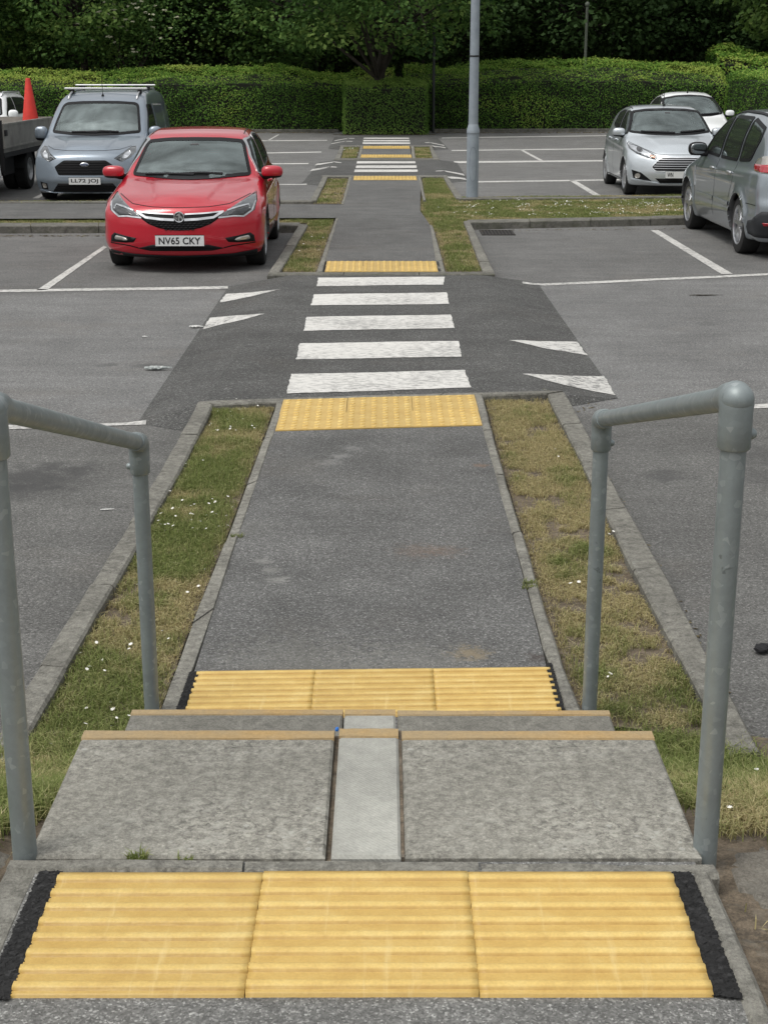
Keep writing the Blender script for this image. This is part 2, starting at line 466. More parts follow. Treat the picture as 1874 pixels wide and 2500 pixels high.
def ochre():
    t = NT('ochre_nosing')
    c = t.ramp(t.noise(3.4, 6, 0.65), [(0.32, (0.29, 0.24, 0.165)), (0.52, (0.365, 0.275, 0.155)), (0.7, (0.43, 0.285, 0.12))])
    c = t.mix(1.0, c, t.ramp(t.noise(140, 4, 0.7), [(0.3, 0.82), (0.7, 1.14)]), 'MULTIPLY')
    return t.pbr(c, 0.8, nrm=t.bump(t.noise(200, 3), 0.25, 0.003), spec=0.3)
M['ochre'] = ochre()
def galv():
    t = NT('galvanised_steel')
    v = t.voro(75, out='Color'); sp = t.n("SeparateColor"); t.l(v, sp.inputs[0])
    c = t.ramp(sp.outputs[0], [(0.0, (0.25, 0.285, 0.29)), (0.9, (0.268, 0.305, 0.31)), (0.99, (0.34, 0.375, 0.38))])
    c = t.mix(1.0, c, t.ramp(t.noise(9, 8, 0.75), [(0.3, 0.88), (0.7, 1.1)]), 'MULTIPLY')
    scr = t.ramp(t.noise(24, 3, 0.5, dist=1.0), [(0.70, 0.0), (0.74, 0.6)])
    c = t.mix(scr, c, (0.09, 0.10, 0.10))
    return t.pbr(c, t.ramp(t.noise(14, 4), [(0.3, 0.36), (0.7, 0.55)]), 0.35, nrm=t.bump(t.noise(90, 4), 0.08, 0.003), spec=0.5)
M['galv'] = galv()
def lamp_mat():
    t = NT('grey_column_paint')
    c = t.ramp(t.noise(5, 6, 0.65), [(0.3, (0.25, 0.29, 0.33)), (0.7, (0.34, 0.385, 0.43))])
    return t.pbr(c, 0.55, 0.1, spec=0.4)
M['lamp'] = lamp_mat()
# ------------------------------------------------------------------ ground
BV_V, BV_F = [], []

def surf(name, verts, faces, mat, collide=True):
    o = mesh_obj(name, verts, faces, mat)
    tag(o, kind='structure')
    if collide:
        b = len(BV_V); BV_V.extend([Vector(v) for v in verts]); BV_F.extend([tuple(i + b for i in f) for f in faces])
    return o

def flat(name, pts, mat, z=None):
    P = [Vector((p[0], p[1], z if z is not None else p[2])) for p in pts]
    return surf(name, P, [tuple(range(len(P)))], mat)

def bilin(a, b, c, d, nu, nv):
    """a-b near edge, d-c far edge"""
    V = []; Fc = []
    for j in range(nv + 1):
        for i in range(nu + 1):
            s, t = i / nu, j / nv
            V.append((a * (1 - s) + b * s) * (1 - t) + (d * (1 - s) + c * s) * t)
    for j in range(nv):
        for i in range(nu):
            k = j * (nu + 1) + i
            Fc.append((k, k + 1, k + nu + 2, k + nu + 1))
    return V, Fc

ZL = -0.1
flat('ground', [(-400, -300, 0), (400, -300, 0), (400, 900, 0), (-400, 900, 0)], M['lot'], ZL)

def gpl(pts, z=0.0): return [gp(x, y, z) for x, y in pts]

# near path between the steps and the first crossing
flat('path', [gp(1245, 1515), gp(1193, 1502), gp(1174, 1415), gp(1097, 1123), gp(1041, 921), gp(1027, 855), gp(608, 866), gp(515, 1154), gp(461, 1319), gp(418.6, 1453), gp(340, 1545),
              Vector((-0.72, 3.7, 0)), Vector((0.66, 3.7, 0))], M['path'], 0.0)
# raised crossing with its two ramps
A, B, Cc, D = gp(440, 867), gp(1150, 847), gp(1045, 594), gp(625, 594)
flat('crossing_road', [A, B, Cc, D], M['cross'], -0.002)
for q in (A, B, Cc, D): q.z = -0.002
v, f = bilin(gp(296, 914, ZL + .002), A, D, gp(493, 618, ZL + .002), 6, 6); surf('crossing_road', v, f, M['cross'])
v, f = bilin(B, gp(1334, 860, ZL + .002), gp(1160, 610, ZL + .002), Cc, 6, 6); surf('crossing_road', v, f, M['cross'])
def on_line(a, b, y):
    q = a.lerp(b, (y - a.y) / (b.y - a.y)); return Vector((q.x, q.y, ZL + .002))
p0 = gp(296, 914, ZL + .002); k0 = on_line(gp(428, 868), gp(319, 1065), p0.y - .25); k0.x += .03
surf('crossing_road', [p0, k0, A], [(0, 1, 2)], M['cross'])
p0 = gp(1334, 860, ZL + .002); k0 = on_line(gp(1218, 845), gp(1339, 1069), p0.y - .30); k0.x -= .03
surf('crossing_road', [p0, B, k0], [(0, 1, 2)], M['cross'])
# middle path with the branch to the left
flat('path', [gp(696, 588), gp(943, 588), gp(943, 564), gp(929, 486), gp(907, 455), gp(908, 400), gp(902, 379), gp(760, 379), gp(742, 441), gp(-80, 438), gp(-80, 472), gp(729, 470)], M['path'], -0.001)
# second crossing
A2, B2, C2, D2 = gp(699, 378.5), gp(963, 378.5), gp(947, 344.5), gp(724, 345)
for q in (A2, B2, C2, D2): q.z = -0.003
flat('crossing_road', [A2, B2, C2, D2], M['cross'], -0.003)
v, f = bilin(gp(650, 397, ZL + .002), A2, D2, gp(690, 350, ZL + .002), 4, 4); surf('crossing_road', v, f, M['cross'])
v, f = bilin(B2, gp(1013, 391, ZL + .002), gp(985, 349, ZL + .002), C2, 4, 4); surf('crossing_road', v, f, M['cross'])
flat('path', [gp(778, 344), gp(890, 344), gp(884, 313.5), gp(784, 313.5)], M['path'], -0.001)
A3, B3, C3, D3 = gp(737, 313.6), gp(932, 313.6), gp(918, 294), gp(756, 294)
for q in (A3, B3, C3, D3): q.z = -0.003
flat('crossing_road', [A3, B3, C3, D3], M['cross'], -0.003)
v, f = bilin(gp(708, 321, ZL + .002), A3, D3, gp(722, 296, ZL + .002), 4, 4); surf('crossing_road', v, f, M['cross'])
v, f = bilin(B3, gp(969, 322, ZL + .002), gp(945, 297, ZL + .002), C3, 4, 4); surf('crossing_road', v, f, M['cross'])
for (q0, qa, e0, e1, dx) in (((650, 397), A2, (696, 381), (669, 432.5), .04), ((1013, 391), B2, (966, 380), (1000, 427.5), -.04), ((708, 321), A3, (735, 315), (722, 345), .04), ((969, 322), B3, (933, 315), (948, 344), -.04)):
    p0 = gp(*q0, ZL + .002); k0 = on_line(gp(*e0), gp(*e1), min(p0.y, qa.y) - .5); k0.x += dx
    surf('crossing_road', [p0, k0, qa], [(0, 1, 2)], M['cross'])
# far belt of soil under the hedges and the wood
flat('soil', [(-60, 53.6, 0), (60, 55.2, 0), (80, 160, 0), (-80, 160, 0)], M['soil'], -0.06)

# landing at the top of the steps
ZT = 0.50
flat('landing_path', [(-0.69, -5, 0), (0.62, -5, 0), (0.62, 2.6, 0), (-0.69, 2.6, 0)], M['landing'], ZT - 0.004)

# banks beside the steps
def bank_z(x, y):
    t = min(max((4.15 - y) / 1.45, 0), 1)
    s = t * t * (3 - 2 * t) * 0.5 + t * 0.5
    z = -0.035 + s * 0.50
    if y > 4.02: z -= 0.0
    return z
def bank(x0, x1):
    V = []; Fc = []
    nx, ny = 28, 60
    for j in range(ny + 1):
        y = -4 + 8.32 * (j / ny) if j < 20 else -4 + 8.32 * (j / ny)
        for i in range(nx + 1):
            x = x0 + (x1 - x0) * i / nx
            h = 0.012 * math.sin(9 * x + 4 * y) + 0.01 * math.sin(23 * x - 17 * y) + random.uniform(-.006, .006)
            V.append((x, y, bank_z(x, y) - 0.012 + (h if abs(x) > 0.76 else h * .3)))
    for j in range(ny):
        for i in range(nx):
            k = j * (nx + 1) + i
            Fc.append((k, k + 1, k + nx + 2, k + nx + 1))
    o = surf('soil', V, Fc, M['soil'])
    o.data.polygons.foreach_set('use_smooth', np.ones(len(Fc), dtype=bool))
bank(-3.2, -0.71); bank(0.62, 3.2)

# soil beds of the islands, a little below the kerb tops
ZS = -0.045
BEDS = {
 'a_left': [(463, 873), (457, 887), (380, 1035), (296, 1177), (215, 1315), (100, 1518), (20, 1640), (330, 1600), (353, 1515), (422, 1326), (492, 1154), (590, 888), (597, 868)],
 'a_right': [(1045, 857), (1078, 988), (1131, 1161), (1174, 1315), (1221, 1454), (1260, 1560), (1570, 1600), (1515, 1503), (1447, 1380), (1355, 1208), (1275, 1033), (1198, 885), (1180, 848)],
 'b_left': [(600, 588), (664, 482), (-80, 490), (-80, 471), (724, 470), (683, 588)],
 'b_right': [(961, 588), (940, 505), (906, 456), (912, 400), (911, 379), (956, 379), (985, 427), (1900, 418), (1900, 466), (1002, 480), (1044, 588)],
 'b_far': [(-80, 441), (738, 440), (754, 379), (707, 379), (671, 434), (-80, 434)],
 'c_left': [(734, 341), (743, 314), (777, 314), (770, 341)],
 'c_right': [(896, 341), (893, 314), (927, 314), (935, 341)],
}
for k, pts in BEDS.items():
    flat('soil', gpl(pts, ZS), M['soil'], ZS)

# ------------------------------------------------------------------ kerbs
def resample(P, n):
    P = [Vector(p) for p in P]
    d = [0]
    for a, b in zip(P, P[1:]): d.append(d[-1] + (b - a).length)
    out = []
    for i in range(n):
        t = d[-1] * i / (n - 1)
        j = max(k for k in range(len(d)) if d[k] <= t + 1e-9)
        j = min(j, len(P) - 2)
        out.append(P[j].lerp(P[j + 1], (t - d[j]) / max(d[j + 1] - d[j], 1e-9)))
    return out, d[-1]

def kerb(outer, inner, mat='kerb', z=0.0, zb=-0.3, stone=0.91, jit=0.004, ch=0.010, world=False):
    Po = outer if world else gpl(outer, z)
    Pi = inner if world else gpl(inner, z)
    _, Lo = resample(Po, 2)
    ns = max(1, round(Lo / stone))
    sub = 5
    o, _ = resample(Po, ns * sub + 1); q, _ = resample(Pi, ns * sub + 1)
    V = []; Fc = []
    for s in range(ns):
        dz = random.uniform(-jit, jit); dx = random.uniform(-jit, jit)
        rows = []
        for i in range(sub + 1):
            a, b = o[s * sub + i].copy(), q[s * sub + i].copy()
            if i == 0: t = 0.02
            elif i == sub: t = -0.02
            else: t = 0
            if t:
                j = s * sub + i + (1 if t > 0 else -1)
                a = a.lerp(o[j], abs(t) * 1.2); b = b.lerp(q[j], abs(t) * 1.2)
            w = (b - a).normalized()
            r = lambda k: random.uniform(-k, k)
            a += w * (dx + r(.002)); b += w * (dx + r(.002))
            zt = z + dz
            rows.append([(a.x, a.y, zb), (a.x, a.y, zt - ch + r(.002)), (a.x + w.x * ch, a.y + w.y * ch, zt + r(.0015)),
                         (b.x - w.x * ch, b.y - w.y * ch, zt + r(.0015)), (b.x, b.y, zt - ch + r(.002)), (b.x, b.y, zb)])
        k0 = len(V)
        for r_ in rows: V += r_
        for i in range(sub):
            for j in range(5):
                a = k0 + i * 6 + j
                Fc.append((a, a + 6, a + 7, a + 1))
        Fc.append(tuple(k0 + j for j in range(6))); Fc.append(tuple(k0 + sub * 6 + 5 - j for j in range(6)))
    ob = mesh_obj('kerb', V, Fc, M[mat]); tag(ob, kind='structure')
    BV = len(BV_V); BV_V.extend([Vector(p) for p in V]); BV_F.extend([tuple(i + BV for i in f) for f in Fc])
    return ob

# first island: outer kerbs, path edgings, kerb along the crossing
kerb([(428, 868), (419, 887), (319, 1065), (238, 1192), (169, 1303), (56, 1484), (-60, 1680)], [(463, 868), (457, 887), (380, 1035), (296, 1177), (215, 1315), (100, 1518), (0, 1690)])
kerb([(1218, 845), (1242, 885), (1339, 1069), (1428, 1223), (1520, 1400), (1589, 1522), (1645, 1628)], [(1181, 848), (1198, 885), (1275, 1033), (1355, 1208), (1447, 1380), (1515, 1503), (1580, 1632)])
kerb([(597, 866), (590, 888), (492, 1154), (422, 1326), (353, 1515), (325, 1590)], [(611, 866), (610, 885), (515, 1154), (461, 1319), (422, 1430), (409, 1457), (384, 1530)], 'edging', z=0.006)
kerb([(1041, 852), (1078, 988), (1131, 1161), (1174, 1315), (1221, 1454), (1255, 1540)], [(1025, 853), (1041, 921), (1097, 1123), (1172, 1400), (1190, 1440), (1209, 1510), (1219, 1546)], 'edging', z=0.006)
kerb([(430, 866), (800, 853), (1217, 843)], [(463, 873.5), (800, 859.5), (1180, 849.5)], z=0.004)
# landing edgings and the beam above the first step
kerb([Vector((-0.775, -4, 0)), Vector((-0.745, 2.6, 0))], [Vector((-0.674, -4, 0)), Vector((-0.674, 2.6, 0))], 'edging', z=ZT, zb=0.1, world=True)
kerb([Vector((0.70, -4, 0)), Vector((0.645, 2.55, 0))], [Vector((0.606, -4, 0)), Vector((0.606, 2.55, 0))], 'edging', z=ZT, zb=0.1, world=True)
kerb([Vector((-0.745, 2.552, 0)), Vector((0.66, 2.55, 0))], [Vector((-0.745, 2.602, 0)), Vector((0.655, 2.602, 0))], 'edging', z=ZT + .001, zb=0.1, stone=0.47, world=True)
# second island
kerb([(577, 592), (646, 483)], [(601, 592), (664.5, 484)])
kerb([(577, 593), (820, 593), (1069, 592)], [(582, 587.2), (820, 587.2), (1066, 586.5)], 'mossy', z=0.003)
kerb([(683, 587), (724, 470.5)], [(696.4, 587), (730, 470.5)], 'edging', z=0.006)
kerb([(961.5, 587), (940, 505), (933, 485)], [(943.5, 587), (931, 505), (926, 485)], 'edging', z=0.006)
kerb([(1069, 588), (1014, 476)], [(1044, 587), (1001, 477)])
kerb([(1010, 480), (1480, 470), (1900, 461)], [(1008, 473.5), (1480, 464.5), (1900, 455)], 'mossy')
kerb([(648, 486), (240, 487), (-80, 488)], [(648, 479), (240, 480), (-80, 481)], 'mossy')
kerb([(696, 381), (669, 432.5)], [(707.5, 381), (683, 432.5)])
kerb([(676, 432), (-80, 434)], [(676, 434.5), (-80, 436.5)], 'mossy')
kerb([(753.5, 381), (737, 441)], [(760, 381), (742.5, 441)], 'edging', z=0.006)
kerb([(908.5, 381), (913, 400), (919, 432)], [(902.5, 381), (907, 400), (913.5, 432)], 'edging', z=0.006)
kerb([(966, 380), (1000, 427.5)], [(956, 380), (985, 427.5)])
kerb([(990, 426.3), (1900, 418)], [(990, 429), (1900, 420.5)], 'mossy')
kerb([(695, 378.5), (967, 378.5)], [(695, 380.8), (967, 380.8)], z=0.003)
# third island
kerb([(722, 345), (735, 315)], [(734, 345), (743, 315)])
kerb([(948, 344), (933, 315)], [(935.5, 344), (927, 315)])
kerb([(721, 344.5), (949, 344)], [(722.5, 341.5), (947, 341)], 'mossy', z=0.002)
kerb([(734, 313.3), (934, 313.3)], [(734, 315), (934, 315)], z=0.002)
kerb([(771, 341), (778, 315)], [(778, 341), (784, 315)], 'edging', z=0.006)
kerb([(897, 341), (893.5, 315)], [(890, 341), (887, 315)], 'edging', z=0.006)
# low kerb in front of the hedges
kerb([Vector((-60, 53.35, 0)), Vector((-1.6, 53.55, 0))], [Vector((-60, 53.5, 0)), Vector((-1.6, 53.7, 0))], 'mossy', z=0.0, stone=1.5, world=True)
kerb([Vector((1.7, 53.9, 0)), Vector((60, 55.1, 0))], [Vector((1.7, 54.05, 0)), Vector((60, 55.25, 0))], 'mossy', z=0.0, stone=1.5, world=True)

# ------------------------------------------------------------------ painted markings laid on the ground
BVH = BVHTree.FromPolygons(BV_V, BV_F)
def hit(xd, yd):
    r = ray(xd, yd).normalized()
    p, n, i, d = BVH.ray_cast(Vector((0, 0, HC)), r)
    return p, n

def fill_poly(P, res):
    """triangulate a 2D outline with inner points; returns points, triangles, boundary count"""
    n = len(P)
    Bd = []
    for i in range(n):
        a, b = Vector(P[i]), Vector(P[(i + 1) % n])
        k = max(1, int(math.ceil((b - a).length / res)))
        Bd += [a.lerp(b, j / k) for j in range(k)]
    xs = [p.x for p in Bd]; ys = [p.y for p in Bd]
    bx = np.array(xs); by = np.array(ys)
    gx, gy = np.meshgrid(np.arange(min(xs) + res * .5, max(xs), res), np.arange(min(ys) + res * .5, max(ys), res))
    gx, gy = gx.ravel(), gy.ravel()
    inside = np.zeros(len(gx), bool); dmin = np.full(len(gx), 1e9)
    for i in range(len(Bd)):
        j = (i + 1) % len(Bd)
        x1, y1, x2, y2 = bx[i], by[i], bx[j], by[j]
        cond = ((y1 > gy) != (y2 > gy))
        with np.errstate(divide='ignore', invalid='ignore'):
            xi = (x2 - x1) * (gy - y1) / ((y2 - y1) if y2 != y1 else 1e-12) + x1
        inside ^= cond & (gx < xi)
        dmin = np.minimum(dmin, np.hypot(gx - x1, gy - y1))
    ok = inside & (dmin > res * .45)
    pts = Bd + [Vector((a, b)) for a, b in zip(gx[ok], gy[ok])]
    nb = len(Bd)
    r = G.delaunay_2d_cdt([Vector((p.x, p.y)) for p in pts], [(i, (i + 1) % nb) for i in range(nb)], [list(range(nb))], 1, 1e-7)
    return r[0], r[2], nb

def decal(pts_d, mat, jit=0.006, lift=0.004, res=0.05):
    W = [hit(x, y)[0] for x, y in pts_d]
    V2, T, nb = fill_poly([(p.x, p.y) for p in W], res)
    out = []
    ph = random.uniform(0, 50)
    for i, p in enumerate(V2):
        x, y = p.x, p.y
        if i < nb and jit:
            x += random.uniform(-jit, jit) * .5 + jit * .35 * math.sin(ph + 23 * y + 17 * x); y += random.uniform(-jit, jit) * .5 + jit * .9 * math.sin(ph + 5 * x) + jit * .4 * math.sin(ph + 19 * x)
        q = BVH.ray_cast(Vector((x, y, 2)), Vector((0, 0, -1)))
        out.append((x, y, (q[0].z if q[0] else 0) + lift))
    T = [t if (V2[t[1]] - V2[t[0]]).cross(V2[t[2]] - V2[t[0]]) > 0 else t[::-1] for t in T]
    o = mesh_obj('road_marking', out, T, mat)
    return tag(o, kind='structure')

Z1 = [[(687, 600), (960, 598), (957, 615), (684, 618.5)], [(678, 636), (965, 632), (969, 657), (671, 660)], [(662, 685), (974, 680), (981, 709), (656, 715)],
      [(647, 742), (990, 737), (997, 771), (639, 777)], [(629, 809), (1003, 800), (1017, 838), (618, 851)]]
for q in Z1: decal(q, M['white'], 0.007, res=0.04)
for q in ([(771, 348), (896, 348), (897, 352.5), (770, 352.8)], [(769, 357.3), (899, 357), (900, 362.5), (768, 363)], [(766, 366), (901, 366), (902, 371), (765, 371.5)],
          [(785.5, 297), (883, 297), (883.5, 299.4), (785, 299.4)], [(784.5, 302), (884, 302), (885, 305), (784, 305)], [(783.5, 307), (885, 307), (886, 310.6), (783, 310.6)]):
    decal(q, M['white'], 0.008, res=0.25)
for q in ([(474, 654), (488, 635), (553, 631), (607, 625), (548, 639.5)], [(438, 712), (453, 687), (522, 681), (572, 678), (527, 690.5), (481, 701)],
          [(1098, 735), (1180, 738), (1247, 739), (1267, 768), (1180, 754)], [(1128, 809), (1220, 812), (1305, 813), (1328, 854), (1220, 833)]):
    decal(q, M['white2'], 0.010, res=0.06)
for q in ([(679, 357), (685, 353), (737, 350.5), (737, 351.5)], [(668.5, 369.8), (674, 365), (727, 360), (727, 361.5)], [(940, 369.8), (941, 368.5), (1000, 375), (1003, 379)], [(957.7, 381), (960, 379.5), (1003, 384), (1008, 388.6)],
          [(713.7, 311), (717, 309), (761.7, 304.6), (761, 305.6)], [(720.6, 304.5), (724, 302.6), (765.6, 298), (765, 299)], [(917, 308), (918, 307), (957, 312.5), (960, 315)], [(931, 314.4), (932, 313.4), (960, 317.5), (963, 319.6)]):
    decal(q, M['white2'], 0.005, res=0.2)
# bay lines
def line(x0, y0, x1, y1, h, cap=0):
    decal([(x0, y0 - h / 2), (x1, y1 - h / 2), (x1, y1 + h / 2), (x0, y0 + h / 2)], M['line'], 0.006, res=0.12)
line(-60, 629.5, 492, 621, 5.0)
line(-60, 926, 316, 913.5, 9.5)
decal([(224, 531), (231, 534), (101, 627), (79, 627)], M['line'], 0.005, res=0.1)
line(1128, 610.6, 1760, 588, 4.2)
line(1628, 878.6, 1800, 871, 9)
decal([(1404, 497), (1421, 497), (1582, 592), (1557, 592)], M['line'], 0.005, res=0.1)
for x0, y0, x1, y1, h in ((575, 330.2, 694, 328, 2), (560, 353.8, 666, 353, 2.2), (530, 398.5, 662, 397.5, 2.6), (430, 304.6, 706, 302.6, 1.7), (954, 297.6, 1480, 290, 1.6), (975, 324.8, 1500, 318.5, 1.9),
                          (980, 349.2, 1510, 345, 2.3), (1030, 392.6, 1560, 385, 2.8)):
    line(x0, y0, x1, y1, h)
decal([(575, 304), (580, 304), (604, 290), (600, 290)], M['line'], 0.003, res=0.3)
decal([(1122, 323.3), (1129, 323.3), (1175, 347.5), (1166, 347.5)], M['line'], 0.003, res=0.3)
decal([(1227, 388.5), (1240, 388.5), (1297, 422), (1283, 423)], M['line'], 0.004, res=0.2)
decal([(70, 428), (84, 428), (104, 415), (96, 415)], M['line'], 0.004, res=0.2)

# ------------------------------------------------------------------ steps
def slab(name, x0, x1, y0, y1, ztop, th, mat, nosing, label, group):
    t = empty(name, ((x0 + x1) / 2, (y0 + y1) / 2, ztop - th))
    cx, cy = (x0 + x1) / 2, (y0 + y1) / 2
    mb = MB()
    mb.box((0, (-nosing) / 2, th / 2), (x1 - x0, y1 - y0 - nosing, th), ch=0.006)
    tag(t, label, 'step slab', group)
    o = mb.build('slab_body', M[mat], t)
    nb = MB()
    nd = nosing
    # rounded nose strip across the front edge
    pr = [(0, 0), (0, th - 0.005), (0.003, th + 0.001), (nd - 0.022, th + 0.001), (nd - 0.008, th - 0.005), (nd, th - 0.018), (nd, 0)]
    yb = (y1 - y0) / 2 - nd
    xs = np.linspace(-(x1 - x0) / 2, (x1 - x0) / 2, 9)
    V = [(x, yb + p[0] + random.uniform(-.001, .001), p[1] + random.uniform(-.0008, .0008)) for x in xs for p in pr]
    n = len(pr); Fc = []
    for i in range(len(xs) - 1):
        for j in range(n):
            j2 = (j + 1) % n
            Fc.append((i * n + j, i * n + j2, (i + 1) * n + j2, (i + 1) * n + j))
    Fc.append(tuple(range(n - 1, -1, -1))); Fc.append(tuple((len(xs) - 1) * n + j for j in range(n)))
    mesh_obj('nosing', V, Fc, M['ochre'], t)
    return t
GS = 'concrete slabs of the two steps'
Y0, Y1 = 2.618, 3.222
slab('step_slab', -0.715, -0.118, Y0, Y1, ZT - .002, 0.075, 'slab', 0.064, "wide blotchy grey concrete slab on the left of the upper step, its right joint open and dark", GS)
slab('step_slab', -0.106, 0.034, Y0 - .006, Y1 + .004, ZT + .001, 0.075, 'newslab', 0.064, "narrow pale new concrete slab in the middle of the upper step with chequered surface", GS)
slab('step_slab', 0.042, 0.638, Y0, Y1 - .004, ZT - .001, 0.075, 'slab', 0.063, "wide lichen spotted concrete slab on the right of the upper step beside the right handrail", GS)
ZM = 0.285
slab('step_slab', -0.708, -0.115, 3.19, 3.810, ZM, 0.075, 'tread', 0.052, "smooth grey concrete slab on the left of the lower step, mostly behind the upper one", GS)
slab('step_slab', -0.110, 0.032, 3.19, 3.808, ZM + .001, 0.075, 'newslab', 0.054, "short pale concrete slab in the middle of the lower step", GS)
slab('step_slab', 0.038, 0.632, 3.19, 3.806, ZM - .001, 0.075, 'tread', 0.050, "dark scratched concrete slab on the right of the lower step", GS)
mb = MB()
mb.box((-0.038, 2.87, 0.21), (1.33, 0.60, 0.424)); mb.box((-0.038, 3.48, 0.103), (1.32, 0.58, 0.212))
o = mb.build('step_base', M['edging']); tag(o, kind='structure')
# mortar in the joints of the upper step
mb = MB(); mb.box((-0.112, 2.915, ZT - 0.035), (0.010, 0.59, 0.03)); mb.box((0.038, 2.915, ZT - 0.02), (0.007, 0.59, 0.03)); mb.box((-0.04, 2.609, ZT - 0.03), (1.33, 0.012, 0.03))
o = mb.build('step_joint_surface', M['soil']); tag(o, kind='structure')

# ------------------------------------------------------------------ tactile slabs
def corduroy_mesh():
    n = 8; P = 0.05
    prof = [(-0.2, -0.05, 0), (-0.2, 0.0, 0)]
    for k in range(n):
        c = -0.175 + k * P
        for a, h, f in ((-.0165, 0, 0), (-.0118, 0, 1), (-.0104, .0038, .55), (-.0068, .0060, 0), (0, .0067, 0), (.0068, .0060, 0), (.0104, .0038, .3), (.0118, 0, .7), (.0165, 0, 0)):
            prof.append((c + a, h, f))
    prof += [(0.2, 0.0, 0), (0.2, -0.05, 0)]
    xs = np.linspace(-0.198, 0.198, 25)
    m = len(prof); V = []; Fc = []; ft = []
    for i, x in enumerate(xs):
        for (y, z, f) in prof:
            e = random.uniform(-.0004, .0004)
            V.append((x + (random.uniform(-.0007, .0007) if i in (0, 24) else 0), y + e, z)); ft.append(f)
    for i in range(len(xs) - 1):
        for j in range(m - 1):
            Fc.append((i * m + j, (i + 1) * m + j, (i + 1) * m + j + 1, i * m + j + 1))
    Fc.append(tuple(range(m))); Fc.append(tuple((len(xs) - 1) * m + m - 1 - j for j in range(m)))
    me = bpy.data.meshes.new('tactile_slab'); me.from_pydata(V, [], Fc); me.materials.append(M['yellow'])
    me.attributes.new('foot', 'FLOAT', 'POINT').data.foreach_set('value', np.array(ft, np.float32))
    me.polygons.foreach_set('use_smooth', np.array([len(f) == 4 for f in Fc])); me.update()
    return me
def blister_mesh(nx=6, ny=6, r=0.0175, n=12):
    mb = MB()
    mb.box((0, 0, -0.025), (0.396, 0.396, 0.05), ch=0.001)
    for i in range(nx):
        for j in range(ny):
            cx, cy = -0.2 + 0.4 * (i + .5) / nx, -0.2 + 0.4 * (j + .5) / ny
            V = []; Fc = []
            for q, (rr, h) in enumerate(((r, -0.0005), (r * .93, 0.0028), (r * .75, 0.0048), (r * .4, 0.0056))):
                for k in range(n): V.append((cx + rr * math.cos(2 * math.pi * k / n), cy + rr * math.sin(2 * math.pi * k / n), h))
            for q in range(3):
                for k in range(n):
                    k2 = (k + 1) % n
                    Fc.append((q * n + k, q * n + k2, (q + 1) * n + k2, (q + 1) * n + k))
            Fc.append(tuple(3 * n + k for k in range(n)))
            mb.add(V, Fc)
    me = bpy.data.meshes.new('tactile_slab'); me.from_pydata(mb.v, [], mb.f); me.materials.append(M['yellow']); me.update()
    return me
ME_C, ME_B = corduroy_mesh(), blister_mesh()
def strip(c00, c10, c11, c01, rows, me, labels, group, z, gap=0.0009, jitter=0.001):
    """three slabs across, rows deep; corners near-left, near-right, far-right, far-left; the slabs follow the skew of the strip"""
    P = lambda s, t: (c00 * (1 - s) + c10 * s) * (1 - t) + (c01 * (1 - s) + c11 * s) * t
    ex = P(2 / 3, .5) - P(1 / 3, .5); ey = (P(.5, 1) - P(.5, 0)) / rows
    ux, uy = ex * ((ex.length - gap) / ex.length / 0.396), ey * ((ey.length - gap) / ey.length / (0.4 if me is ME_C else 0.396))
    m2 = me.copy()
    m2.transform(Matrix(((ux.x, uy.x, 0, 0), (ux.y, uy.y, 0, 0), (0, 0, 1, 0), (0, 0, 0, 1))))
    for r in range(rows):
        for i in range(3):
            c = P((i + .5) / 3, (r + .5) / rows)
            o = bpy.data.objects.new('tactile_slab', m2); COL.objects.link(o)
            o.location = (c.x + random.uniform(-jitter, jitter) * .4, c.y + random.uniform(-jitter, jitter), z + random.uniform(-.0012, .0012))
            tag(o, labels(r, i), 'paving slab', group)
SIDE = ('left', 'middle', 'right')
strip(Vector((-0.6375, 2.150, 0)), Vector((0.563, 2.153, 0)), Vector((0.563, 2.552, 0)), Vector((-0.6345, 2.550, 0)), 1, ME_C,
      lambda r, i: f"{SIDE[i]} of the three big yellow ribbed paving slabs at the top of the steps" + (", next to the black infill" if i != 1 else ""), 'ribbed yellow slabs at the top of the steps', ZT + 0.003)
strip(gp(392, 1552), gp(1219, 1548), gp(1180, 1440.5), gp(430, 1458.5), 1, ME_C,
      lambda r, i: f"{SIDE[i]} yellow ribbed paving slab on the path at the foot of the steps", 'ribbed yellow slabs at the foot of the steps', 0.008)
strip(gp(596, 931), gp(1040, 920), gp(1025, 853.5), gp(611, 865.5), 2, ME_B,
      lambda r, i: f"{SIDE[i]} yellow blister slab in the {('near', 'far')[r]} row, just before the nearest striped crossing", 'yellow blister slabs before the first crossing', 0.007)
strip(gp(702, 587.2), gp(945, 587.2), gp(942, 564.8), gp(705, 564.8), 2, ME_B,
      lambda r, i: f"{SIDE[i]} yellow blister slab in the {('near', 'far')[r]} row, just beyond the nearest striped crossing", 'yellow blister slabs beyond the first crossing', 0.007)
strip(gp(763, 388.6), gp(900, 388.6), gp(899, 380.5), gp(764, 380.5), 2, ME_B,
      lambda r, i: f"{SIDE[i]} small distant yellow blister slab, {('near', 'far')[r]} row before the second striped crossing", 'yellow blister slabs before the second crossing', 0.007)
strip(gp(778.5, 340), gp(889, 340), gp(888, 334), gp(779.5, 334), 2, ME_B,
      lambda r, i: f"{SIDE[i]} tiny yellow blister slab, {('near', 'far')[r]} row beyond the second striped crossing", 'yellow blister slabs beyond the second crossing', 0.007)
strip(gp(783.5, 320.6), gp(885, 320.6), gp(884, 315.2), gp(784.5, 315.2), 2, ME_B,
      lambda r, i: f"{SIDE[i]} tiny yellow blister slab, {('near', 'far')[r]} row before the farthest striped crossing", 'yellow blister slabs before the third crossing', 0.007)
